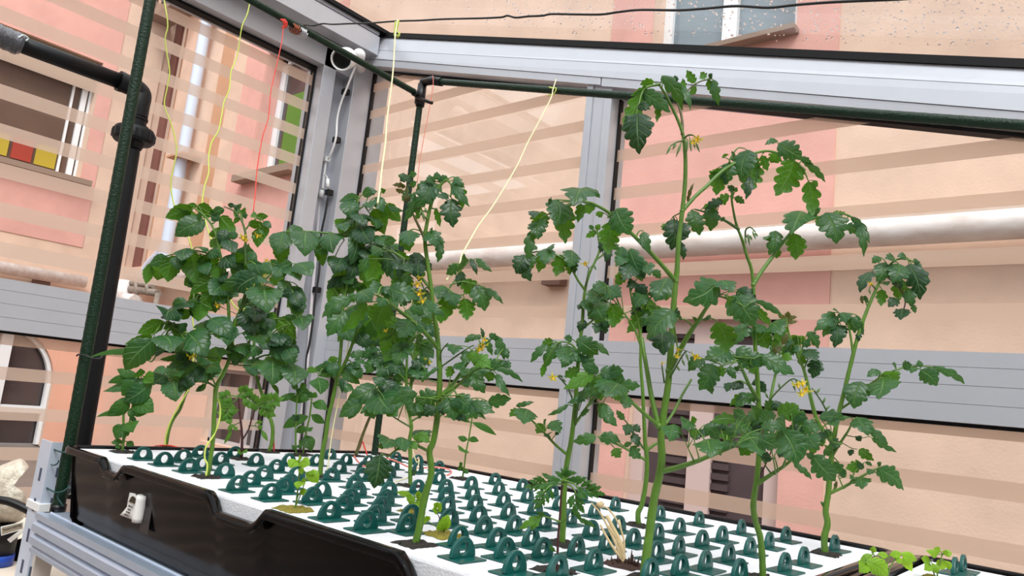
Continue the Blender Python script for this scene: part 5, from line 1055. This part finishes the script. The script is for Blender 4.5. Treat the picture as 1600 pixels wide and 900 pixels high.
# --- D big left-centre
plant('tomato_plant', 'large tomato plant left of centre, thick stem rooted at the raft front edge', (648, 851),
 [('648,853 655,825 660,795 665,772 674,738 671,706 677,690 683,655 686,620 687,585 685,545 682,515 678,490 674,452 668,410 664,374 668,344 674,318 681,302 690,287 698,281', 7.6, 2.6), ('664,374 655,355 646,336 639,322 636,300 636,280', 3.2, 1.2, M_STEMB), ('698,281 705,290 704,308', 1.8, 1.2), ('684,545 662,518 640,498 620,483 603,470 590,462', 4.4, 2.6, M_STEM, -.05), ('674,455 655,430 635,408 615,394 598,388', 3.2, 1.8, M_STEM, .03),
  ('694,620 710,596 730,568 748,545 756,536', 3.4, 2.4, M_STEM, .01), ('694,622 715,602 733,584 752,575 770,577', 3, 1.6, M_STEM, -.02), ('688,575 705,562 725,548 740,539', 1.8, 1.2, M_STEMD), ('678,478 690,465 701,452 713,434', 2, 1.4, M_STEMD, .03), ('667,703 650,696 632,698 618,704 606,714', 3.2, 1.8, M_STEM, -.03)],
 [('636,280', '640,276>624,285:15d 640,274>652,272:10 632,278>622,274:8', 0), ('636,292', '634,292>613,290:8r 632,300>618,296:7r 638,300>628,314:10 640,290>652,284:10', 0), ('640,325 645,312', '650,306>631,346:15', 0), ('637,305', '640,304>630,316:9r 640,310>650,300:9', 0),
  ('690,286', '674,284>646,328:28 672,285>650,300:16', 0), ('694,284', '688,288>661,322:25 680,280>664,286:14', -.01), ('704,308', '706,310>708,357:30d 700,304>683,310:15d 711,288>722,326:18u', 0), ('702,284', '708,282>734,325:17 700,278>682,280:12', 0), ('678,326 684,326', '680,326>686,354:10u', 0), ('662,330 655,328', '657,322>648,345:11u', 0), ('696,280', '710,276>726,296:12 690,276>675,279:12', 0),
  ('667,366', '668,362>682,390:26 675,362>670,358:10', 0), ('685,382', '688,378>683,411:13 686,370>690,390:13', 0), ('660,362 648,358', '640,360>640,388:30 634,366>640,394:24u', 0), ('671,430 665,420', '655,395>645,425:26d 662,405>655,440:24u', .02),
  ('713,434 722,420', '713,414>697,429:16 720,410>736,408:23 736,404>745,431:9d 744,404>769,426:11', 0), ('715,430', '722,424>716,449:15d 720,412>712,424:16u', 0), ('705,445 720,440 735,442', '724,437>746,466:24u 742,446>757,487:30 757,451>787,477:10', 0), ('700,455', '704,456>712,484:26 698,455>694,502:28u', 0), ('715,462 728,458', '725,466>729,501:25u 690,446>684,470:24', 0), ('680,488', '664,470>697,498:14 690,478>688,506:20u', -.02),
  ('590,462', '560,456>584,477:30 556,460>540,472:14', -.01), ('603,470 580,472', '548,466>506,498:24 572,470>532,522:20u 540,486>512,527:26', -.02), ('620,483 610,476', '608,450>652,470:34 604,474>588,512:36u 600,466>590,480:18', -.02), ('640,498', '622,470>600,482:18 640,480>664,492:14 612,490>604,515:28u', -.02), ('655,512', '640,500>622,530:30 650,508>662,520:10', -.01),
  ('598,388', '612,384>606,434:26d 624,392>640,440:28u 596,388>580,402:20', 0), ('615,394', '590,396>572,440:30u 600,380>620,376:14', 0), ('635,408', '640,405>655,430:20 630,404>622,420:18d', 0), ('650,428', '575,405>560,425:18 640,430>628,442:20', 0),
  ('752,540 748,530', '740,522>726,536:10 752,524>735,534:8 755,528>750,512:6d', 0), ('755,538 770,528', '775,524>788,563:14 760,528>770,556:10 764,522>780,530:10', 0), ('745,550', '715,540>708,560:26 735,550>722,570:20 740,548>744,570:14u', 0),
  ('733,584', '738,584>757,616:22 728,578>718,586:16', -.01), ('765,576', '766,580>762,597:17u 776,584>796,621:13 774,575>817,598:10', -.01), ('752,575 745,565', '740,562>768,576:24l 752,560>728,556:16l 760,566>784,572:18', 0), ('700,612 705,580', '712,568>722,582:18 706,572>698,590:14u', 0), ('690,600 665,592', '664,588>660,598:6 692,572>662,596:6', 0),
  ('685,624 668,622', '687,616>646,636:28 672,640>664,652:22u 660,634>650,645:14', -.01), ('668,622 650,620', '652,614>610,633:18 642,622>630,634:16', -.02), ('692,622 702,622', '700,620>710,658:26 692,628>694,650:18d 704,626>722,640:16', -.02), ('695,618 720,618', '712,618>742,645:26 736,628>774,646:18 726,636>760,656:10', -.02), ('720,622 745,622', '762,628>800,624:20 746,630>770,638:16', -.01), ('690,628 680,640', '680,636>660,650:18d', -.01),
  ('632,698', '628,683>634,708:28 652,678>672,692:15l 640,690>652,704:14l', -.01), ('618,704', '612,688>598,706:34 618,690>590,700:14', -.01), ('606,714 598,710', '594,710>586,763:38d', -.02), ('655,696', '645,684>672,686:12l', 0)],
 [('668,344 660,335 652,326 660,322', '', '660,330,663,346 658,328,655,340 664,325,668,334'), ('748,545 752,538', '755,538,11 750,545,9 757,530,8', '738,545,734,552 742,548,738,554'), ('676,475 664,455 655,432', '655,432,8 652,444,10 656,458,10 660,470,9', '648,450,645,458'), ('688,560 690,548 700,536', '603,516,6', '')], fill=[(640, 440, 45, 50, 5, 30), (620, 520, 35, 30, 3, 28), (690, 640, 50, 15, 3, 24), (770, 560, 30, 20, 2, 20)], group=GT)
# --- T6 behind D
plant('tomato_plant', 'slim tomato stem standing just behind the large left centre plant', (641, 760),
 [('641,761 641,735 641,708 640,688 643,668 640,650 634,625 635,596 636,560 638,525 642,490 648,460', 4.2, 1.8, M_STEM), ('640,638 642,605 645,575 648,545 655,520', 3.4, 1.8), ('645,657 660,648 676,638', 2, 1.2, M_STEMD), ('640,668 622,656 606,645', 2, 1.2, M_STEMD)],
 [('606,645', '604,596>616,652:48 600,590>614,622:26d 590,612>604,640:28', 0), ('622,656', '640,615>625,632:22 632,630>648,626:10', 0), ('655,652', '655,640>668,645:12 660,642>655,655:8', 0), ('640,600 625,590', '628,574>616,600:20 622,560>600,575:18', 0), ('645,560 655,550', '655,540>678,560:22 660,530>668,552:24u 650,535>664,525:20', 0), ('640,520 625,510', '630,500>602,524:30 618,512>600,545:30u', 0), ('648,470 660,480', '655,470>676,500:28 650,480>640,512:28 660,495>672,525:26u', 0),
  ('646,540 652,560', '656,556>672,572:16 646,560>660,585:18d', 0), ('638,545', '612,530>596,556:26u 620,540>628,562:24', 0), ('660,690 645,690', '650,672>668,695:28d', .03), ('642,600', '622,560>612,585:22 655,575>668,590:18', 0), ('641,740', '642,742>652,735:8d', 0)],
 [('643,600 655,578 668,566', '672,566,5 665,560,4', '660,570,664,578 668,562,676,566')], fill=[(620, 540, 40, 50, 6, 26), (650, 480, 30, 40, 4, 26), (720, 580, 50, 20, 3, 22), (615, 600, 30, 30, 3, 26)], group=GT, stemmat=M_STEM)
# --- C
plant('tomato_plant', 'tomato plant in front of the corner post, middle left, tied with cream twine', (500, 745),
 [('500,746 502,722 505,700 509,682 513,652 519,628 525,600 529,580 532,552 534,522 535,490 540,455 547,420 551,385 553,355 556,330 560,312', 4.8, 1.8), ('530,588 540,565 549,542 556,518 563,498 568,482', 3.8, 1.8), ('551,366 530,366 508,364 486,362 462,361 448,363', 2.2, 1.3), ('526,596 512,580 500,572', 2, 1.3), ('526,600 545,608 565,612 585,608', 2.2, 1.3, M_STEM, -.03), ('535,480 525,455 512,440', 2, 1.2), ('547,420 565,400 585,385 600,378', 2.4, 1.4), ('556,330 575,318 592,310', 1.8, 1.1)],
 [('560,312', '560,306>530,316:12 545,312>549,346:26 566,304>590,300:14 552,320>534,322:10', 0), ('572,316', '572,318>582,332:20 588,308>600,334:18 578,302>588,298:8d', 0), ('592,310', '604,318>626,346:19u 606,322>632,332:8 596,300>604,296:8', 0), ('575,330', '584,326>600,367:30u 580,340>586,360:24', 0), ('556,340', '562,334>566,358:30d 540,342>530,368:26u 534,348>540,366:22', 0), ('555,360', '562,352>582,384:32d 556,362>546,416:24', -.01), ('565,385', '592,368>602,392:30 580,360>600,350:8', 0),
  ('448,363', '442,362>434,402:32 440,380>438,412:22u 450,358>462,366:18u', -.01), ('475,362', '478,361>474,406:38 470,355>452,368:18 484,364>498,380:14', -.01), ('508,364', '520,364>522,401:33 506,382>490,396:22 502,380>505,416:18u', -.01), ('530,366 538,375', '524,400>522,426:24 540,362>552,368:14', 0), ('537,470', '534,420>538,462:28u 530,432>511,452:12d', 0), ('512,440', '526,446>513,475:18u 540,430>552,446:18', 0),
  ('547,415', '556,400>544,440:24d 560,410>578,402:14', 0), ('585,385', '588,378>592,410:28 570,410>590,452:34u 575,392>562,408:20', 0), ('600,378', '606,382>622,400:22 598,386>612,440:24d', 0), ('562,500', '562,486>540,512:26u 575,480>592,520:34u 568,476>552,470:22', 0), ('566,490', '580,500>598,530:28u 560,500>552,540:24u', 0), ('556,520', '546,505>528,535:18u 560,520>575,545:20d', 0), ('536,490', '530,480>516,505:22 545,480>560,500:20', 0),
  ('500,572', '527,573>489,578:14 524,582>498,588:12 512,566>530,560:10l', 0), ('505,576 498,584', '497,590>500,618:26 480,576>496,582:9l', -.01), ('530,585', '534,584>562,602:14 545,578>566,572:8d 515,560>528,580:14l', 0),
  ('545,608', '533,590>536,615:10d 548,600>538,615:14', -.01), ('585,608', '588,603>544,628:28 590,612>616,648:46 600,594>614,628:26d', -.02), ('570,612 562,625', '565,628>530,652:22 552,636>544,655:13 574,630>584,655:18', -.02), ('590,608', '602,600>582,590:14 606,640>622,652:18', -.02)],
 [('553,380 556,375', '556,382,6', ''), ('536,500 548,505', '', '545,500,548,508')], fill=[(560, 380, 40, 45, 6, 28), (560, 470, 35, 50, 5, 28), (530, 570, 30, 20, 3, 22)], cut=.13, group=GT)
# --- T5 woody stem at back corner
plant('tomato_plant', 'tomato plant with woody brown stem bound in red twine at the raft back corner', (555, 713),
 [('555,714 561,696 568,676 576,656 583,640 590,612 598,585 604,560 606,535', 3.4, 1.5, M_STEMB), ('606,560 618,575 628,592', 1.8, 1.2, M_STEMD), ('600,575 590,560 578,550', 1.6, 1.1, M_STEMD)],
 [('578,650', '572,632>584,655:22 590,640>582,650:8', 0), ('578,550', '572,552>545,556:14 580,552>588,580:20d 574,548>596,548:10', 0), ('590,560', '568,562>555,575:16 578,565>572,578:18', 0), ('606,535', '608,520>568,545:14d 602,526>585,540:10d 612,530>620,545:12d', 0), ('628,592', '622,585>632,600:16 612,560>630,572:16', 0), ('604,560', '590,540>572,538:12 584,545>566,560:14 606,545>618,560:14', 0)],
 fill=[(590, 570, 30, 25, 4, 22)], group=GT, soil='soil')
# --- B
plant('tomato_plant', 'bushiest tomato plant at left with yellow twine spiralling up its stem', (323, 746),
 [('323,748 328,722 333,684 335,642 338,606 349,584 358,562 362,538 366,512 372,492 380,478 392,458', 4.8, 2.6), ('361,540 358,510 357,480 352,442 345,402 338,370 330,350 317,335 302,324', 3.6, 1.6), ('376,485 385,450 384,415 383,390 384,368 378,346 366,330 350,323', 3.4, 1.2, M_STEMD), ('345,402 325,396 300,391 275,396 245,404', 2, 1.2), ('360,530 336,522 312,520 290,520 270,512 254,504', 2.6, 1.4, M_STEM, -.02), ('358,545 335,505 318,488 302,478', 2, 1.2), ('338,606 322,596 305,592', 2, 1.2), ('362,570 378,571 395,571', 1.8, 1.2, M_STEMD), ('362,562 375,552 388,538', 2, 1.4, M_STEMB)],
 [('302,324', '300,324>258,341:22u 300,330>278,353:32u 308,322>292,320:8u', 0), ('316,340', '320,344>275,371:30 315,340>305,335:12', -.01), ('318,335', '308,321>334,338:20u 330,338>345,345:12', 0), ('335,348', '344,338>368,361:20u 350,326>332,335:12 342,330>330,340:14u', 0), ('338,365', '338,356>350,372:26u 352,358>345,382:18d', 0), ('345,385 358,375', '358,374>366,398:22d 350,378>328,388:24u 372,366>355,370:12', 0),
  ('380,350', '372,322>368,342:8u 370,325>378,318:6 374,330>362,320:6 376,335>384,324:7u 374,340>366,350:7u 378,338>388,336:6', 0), ('372,335', '370,320>372,330:7d 366,322>356,320:7d 376,328>384,342:8u', 0), ('384,358 392,348 402,340', '388,350>412,350:14u 400,340>419,338:10u 412,346>424,358:10 398,340>396,330:9u 408,356>402,387:20u 410,352>416,370:14u', 0), ('384,395', '386,395>402,410:12 380,398>366,412:20u', 0),
  ('300,391 280,398', '290,388>284,410:24 296,392>303,442:34u 310,386>318,396:18', -.01), ('275,396', '280,400>278,424:20 275,400>262,441:27u 318,398>330,424:28u', -.01), ('245,404', '264,403>234,414:18 242,410>245,440:30u 234,414>228,444:14u', 0), ('325,396', '314,412>326,432:20 326,392>346,400:18', 0), ('350,415', '340,412>344,444:22u 352,400>372,420:26d 345,430>356,442:18d', 0),
  ('355,440 340,440', '340,438>296,460:20u 350,442>326,462:30', -.01), ('356,460 345,458', '330,455>320,485:18u 342,456>350,478:20', 0), ('392,458 400,435', '392,426>346,450:24 404,430>368,456:32', -.02), ('395,455 410,450', '412,446>418,497:46 420,440>402,446:26', -.03), ('392,458', '398,462>408,490:24d', 0), ('385,425 400,418', '402,412>425,430:22 390,415>410,412:14', 0),
  ('290,520', '294,520>327,562:40 290,516>278,506:14', -.02), ('335,522 332,502', '328,498>362,534:30', -.02), ('262,515', '252,524>266,557:38', -.02), ('254,504 242,520', '240,530>197,577:34 238,524>194,540:14u', -.02), ('260,508', '256,502>214,522:20u 268,486>256,504:34d', -.01), ('302,478', '286,476>304,484:26d 292,470>270,478:14 304,480>309,502:18d', 0), ('318,488', '300,488>262,492:16u 268,480>282,506:30d', 0), ('335,505', '312,505>316,520:22u 326,500>320,515:12', 0), ('275,514', '240,552>262,548:14d 290,536>272,552:10', -.01),
  ('345,548', '336,542>344,568:26u 350,545>345,560:20', 0), ('362,545', '372,538>384,560:24 365,540>368,568:18', 0), ('395,571', '398,566>412,582:24 380,560>392,560:20', 0), ('388,538', '378,520>392,532:24 396,525>410,545:30', 0), ('375,500', '382,486>384,520:26d 395,500>405,520:26d', 0), ('385,470', '400,480>396,505:28d 402,500>415,515:14', 0), ('338,606 330,585', '310,570>280,585:24 300,566>262,576:18 326,572>348,582:22', -.01), ('305,592', '300,580>270,596:26 325,580>300,590:22 286,570>300,562:14d', -.01),
  ('272,596 262,590', '258,586>240,600:22d 270,580>282,592:20', -.02), ('300,556 285,560', '282,548>296,572:20d', 0), ('240,562 230,560', '235,556>142,560:9s 290,552>250,562:9s', .02)],
 [('384,370 382,368', '380,371,8 384,375,6', ''), ('395,365 402,362', '403,367,9', '396,368,398,376'), ('372,492 385,470 396,455', '392,452,12 402,458,9 410,430,8 340,477,8', '400,446,404,450 388,462,392,470'), ('340,560 320,558', '297,557,9 306,553,8', '')], fill=[(350, 420, 50, 40, 7, 28), (300, 490, 50, 35, 5, 28), (380, 500, 40, 50, 6, 28), (300, 580, 60, 15, 5, 24), (400, 430, 30, 25, 3, 24)], cut=.13, group=GT)
# --- A
plant('tomato_plant', 'leftmost tomato plant, its thin stem leaning right, tied with yellow twine', (258, 700),
 [('259,701 262,680 269,658 281,640 290,617 299,600 309,586 318,570', 3.6, 2.0), ('292,612 285,598 275,590', 1.6, 1.1), ('300,598 318,597 334,602', 1.8, 1.2)],
 [('275,590', '268,594>276,631:34 262,596>255,610:14', 0), ('285,598', '296,578>284,594:30 276,578>258,590:20', 0), ('300,596', '318,584>318,600:24 306,570>330,566:20', 0), ('318,570', '316,566>346,584:24 318,560>300,552:18 326,574>352,590:18', 0), ('275,590 255,592', '250,586>228,600:18 245,574>258,592:18', 0), ('318,597', '322,600>308,612:8 316,602>306,612:6', 0), ('312,580', '290,566>266,572:16 300,560>285,552:14', 0)],
 cut=.13, group=GT)
# --- T3
plant('tomato_plant', 'tomato plant with a curved bare lower stem in front of the corner post at left', (420, 707),
 [('420,708 425,690 426,668 421,650 414,630 406,606 399,582 396,555 398,525 400,495 402,468 412,440 428,425 440,418', 4, 1.6), ('398,520 415,500 432,498 448,500', 1.8, 1.2), ('396,560 415,555 435,556 450,566', 2, 1.3), ('405,470 430,466 455,460 468,450', 1.8, 1.1), ('398,530 420,525 440,510 460,504', 1.8, 1.1)],
 [('435,556', '426,562>424,606:40 424,600>435,618:6 410,566>400,590:26', -.02), ('450,566', '456,568>458,606:36 440,556>428,562:18', -.01), ('420,556', '440,538>456,563:20d 402,560>396,590:28', 0), ('432,498', '430,498>462,530:26u 430,500>410,520:16', 0), ('448,500', '445,494>470,497:9 470,494>474,520:26 478,494>492,498:10', 0), ('460,504', '428,524>408,548:34d 436,520>440,545:26d', 0), ('402,545', '420,530>436,545:24d 400,540>385,560:26', 0),
  ('468,450', '470,452>455,491:20 468,448>448,467:16 452,440>440,462:22', 0), ('440,418', '462,412>488,436:30 456,410>425,424:20 440,416>428,440:22 450,418>468,442:26', 0), ('428,425', '420,420>440,410:16 424,432>440,446:20u', 0), ('455,460', '460,452>474,462:14 470,470>465,490:16', 0), ('412,440 400,430', '396,432>380,420:18u 410,430>420,412:14u', 0), ('448,503 462,512', '455,540>468,552:12d 440,530>460,538:20d', 0), ('452,572 466,562', '462,590>470,592:12l', 0)],
 [('440,418 425,412', '420,411,5 416,407,5', ''), ('440,512 444,518', '440,530,4', '')], fill=[(430, 470, 40, 40, 5, 26), (420, 550, 35, 35, 4, 30)], cut=.13, group=GT)
# --- smooth leaved small plants
plant('zinnia_plant', 'small smooth leaved plant at the far left corner of the raft', (192, 707),
 [('191,708 193,688 193,665 193,648 196,632', 2.6, 2), ('194,690 200,670 205,648 208,628 214,605', 2.2, 1.6), ('205,625 212,600 218,585', 1.6, 1.2)],
 [('196,632', '204,620>168,650:20 210,620>241,645:26', -.01), ('205,640', '198,642>152,652:7 206,643>230,647:9', 0), ('193,665', '196,662>180,686:22 202,660>210,680:22', -.01), ('193,690', '192,690>175,692:9 198,690>210,697:9 188,696>180,700:8', 0), ('205,645', '204,638>206,655:10 208,650>210,662:6d', 0), ('214,605', '230,592>164,613:16t 238,596>196,625:26t 220,600>190,618:26', -.02), ('218,585', '216,588>184,578:12 222,592>252,592:18l 216,590>218,574:14 216,592>172,600:12 226,590>240,600:14l', -.01)],
 cut=.06, leafletter='s', shape=1)
plant('zinnia_plant', 'slim smooth leaved seedling with pale stem, left of a pair before the corner post', (463, 712),
 [('463,713 462,690 462,665 463,640 465,612', 1.8, 1.4, M_STEM)],
 [('464,618', '462,614>433,628:9 470,616>482,625:10', 0), ('465,612', '466,608>455,600:8 468,606>480,602:9 462,610>476,612:8', 0), ('462,652', '464,650>455,656:10d 464,656>470,650:8d', 0), ('463,700', '463,698>456,702:8 464,696>472,700:8', 0)], cut=.05, leafletter='s', shape=1)
plant('zinnia_plant', 'smooth leaved seedling with broad paired leaves, right of a pair before the corner post', (473, 711),
 [('473,712 476,690 480,668 484,650 487,625', 2.2, 1.5, M_STEM)],
 [('487,628', '488,630>513,643:14 484,624>453,626:12', -.01), ('487,622', '486,622>478,612:9 488,622>494,612:9 484,618>470,608:10', 0), ('484,650', '482,650>444,669:15 486,648>508,662:11', -.01), ('480,668', '480,668>463,676:11 482,668>486,676:10', 0), ('477,684', '476,680>487,706:17 474,690>466,695:10', 0)], cut=.05, leafletter='s', shape=1)
plant('zinnia_plant', 'single upright smooth leaved seedling beside the back edge of the raft', (722, 749),
 [('722,750 725,732 728,708 733,682 738,652', 1.8, 1.3, M_STEM)],
 [('736,664', '735,660>692,654:9 738,660>776,681:9', 0), ('731,688', '731,687>715,683:8 731,687>748,690:8', 0), ('728,705', '728,704>716,705:18', -.01), ('724,735', '722,735>716,728:7 724,733>732,740:7 722,728>717,722:6', 0), ('737,656', '736,652>724,648:8 739,652>748,648:8', 0)], cut=.05, leafletter='s', shape=1)
# --- pinnate seedling with purple stem
def pinn(x0, y0, x1, y1, n, w=5, L_=12, fl=''):
    dx, dy = x1-x0, y1-y0; l = math.hypot(dx, dy); dx /= l; dy /= l; out = []
    for k in range(1, n+1):
        t = k/n; x = x0+(x1-x0)*t; y = y0+(y1-y0)*t
        for sg in (-1, 1): out.append('%.0f,%.0f>%.1f,%.1f:%g%s' % (x, y, x+(-sg*dy*.9+dx*.45)*L_*(1-.2*t), y+(sg*dx*.9+dy*.45)*L_*(1-.2*t), w, fl))
    out.append('%.0f,%.0f>%.1f,%.1f:%g%s' % (x1, y1, x1+dx*L_, y1+dy*L_, w, fl)); return ' '.join(out)
plant('feathery_seedling', 'seedling with a purple stem and pale green feathery compound leaves', (377, 718),
 [('377,719 378,700 378,676 375,650 372,618', 3, 1.6, M_STEMR), ('382,690 388,672 394,652 400,636', 1.8, 1.2, M_STEMR)],
 [('372,622 362,630 354,642', pinn(366, 626, 352, 646, 4, 7, 16, 'l'), 0), ('373,620 360,618 350,620', pinn(366, 618, 348, 622, 3, 7, 14, 'l'), 0), ('373,618 388,620 398,628', pinn(378, 618, 400, 630, 4, 8, 16, 'l'), 0), ('400,636 410,628 424,628', pinn(402, 632, 428, 626, 4, 8, 18, 'l'), -.01), ('400,636 412,636 420,642', pinn(404, 634, 420, 644, 3, 7, 14, 'l'), -.01), ('374,616 380,612', pinn(372, 616, 384, 612, 3, 7, 14, 'l'), 0),
  ('376,660 366,665 356,680', '368,663>356,674:6l 362,670>350,694:5l 366,666>370,674:5l', 0, 1.0), ('390,665 404,668 414,684', '404,664>410,672:6 408,672>418,690:6 400,660>412,660:5', 0, 1.0), ('377,707', '377,706>370,709:9l 378,706>386,709:9l', 0), ('372,640 360,655', '356,652>360,664:9 356,650>348,658:8', 0)],
 cut=.06, leafletter='l', shape=1)
# --- seedlings on moss
plant('seedling', 'pale green seedling on yellow moss near the notch in the tray rim', (460, 797), [('461,797 464,775 467,750 468,720', 1.7, 1.2, M_PET), ('462,792 470,772 479,745', 1.3, 1.0, M_PET)],
 [('468,722', '467,720>453,734:19 469,722>486,727:15 466,718>474,716:9', -.01), ('479,745', '478,738>497,755:17 476,736>465,735:9 482,738>492,740:9', -.01), ('466,760', '472,752>465,766:15 470,752>480,752:7', 0), ('463,785', '468,770>480,766:9', 0)], cat='seedling', cut=.05, leafletter='y', soil='moss', dsoil=1.1, shape=1)
plant('seedling', 'tuft of pale green seedlings behind the thick front stem, left of centre', (643, 800), [('643,801 646,788 648,775', 1.5, 1, M_PET), ('645,800 650,788 655,778', 1.3, 1, M_PET)],
 [('648,775', '644,774>620,769:8 648,776>636,784:13 650,778>662,774:11 646,782>640,792:11', 0), ('652,782', '650,782>664,785:12 648,786>656,795:12 644,780>634,774:10 652,776>654,766:9', 0)], cat='seedling', cut=.08, leafletter='y', soil='moss', dsoil=.8, shape=1)
plant('seedling', 'pale seedling with twin oval leaves on yellow moss, right of the thick front stem', (692, 837), [('694,838 694,828 695,818', 1.6, 1.2, M_PET), ('692,832 680,822 668,814', 1, .8, M_PET), ('694,822 686,808 683,800', 1, .8, M_STEMR)],
 [('695,824', '692,829>686,812:16 696,829>702,803:15', -.005), ('683,800', '684,798>674,796:11 684,796>692,786:13 682,794>676,786:11', 0), ('668,814', '668,814>660,808:10 667,812>672,806:8', 0)], cat='seedling', cut=.04, leafletter='y', soil='moss', dsoil=1.1, shape=1)
cK = Pz(1386, 905, TZ).dot(FH)
plant('seedling', 'bright green seedling rising at the bottom edge between the two trays', (1386, 906), [('1386,908 1380,890 1370,874 1362,862', 1.8, 1.1, M_PET), ('1386,906 1390,888 1400,872', 1.6, 1.1, M_PET), ('1384,905 1386,885 1388,872', 1.4, 1, M_PET)],
 [('1364,866', '1362,866>1342,880:13 1364,864>1366,853:8 1360,872>1345,888:13', -.01), ('1374,884', '1352,876>1384,900:24 1356,884>1340,896:18 1380,884>1366,898:26', -.02), ('1388,874', '1388,868>1370,866:9 1390,868>1408,866:10', 0), ('1400,872', '1408,864>1432,876:13 1412,868>1426,894:13u 1400,870>1410,880:8', 0)], cat='seedling', cut=.10, leafletter='y', soil=None, shape=1)
plant('seedling', 'bright green seedling in the corner tray at the lower right', (1464, 906), [('1464,908 1466,888 1472,868', 1.6, 1.1, M_PET), ('1463,906 1456,888 1450,875', 1.3, 1, M_PET)],
 [('1472,868', '1466,866>1444,860:11 1474,866>1487,864:10 1470,862>1458,856:9 1474,864>1478,858:8', 0), ('1470,876', '1474,874>1466,890:13u 1476,876>1484,890:10', 0), ('1450,875', '1454,876>1438,872:12 1452,882>1442,892:12 1456,880>1462,896:12', 0)], cat='seedling', cut=.10, leafletter='y', soil='moss', dsoil=.9, shape=1)
for nm in ('t',): pass
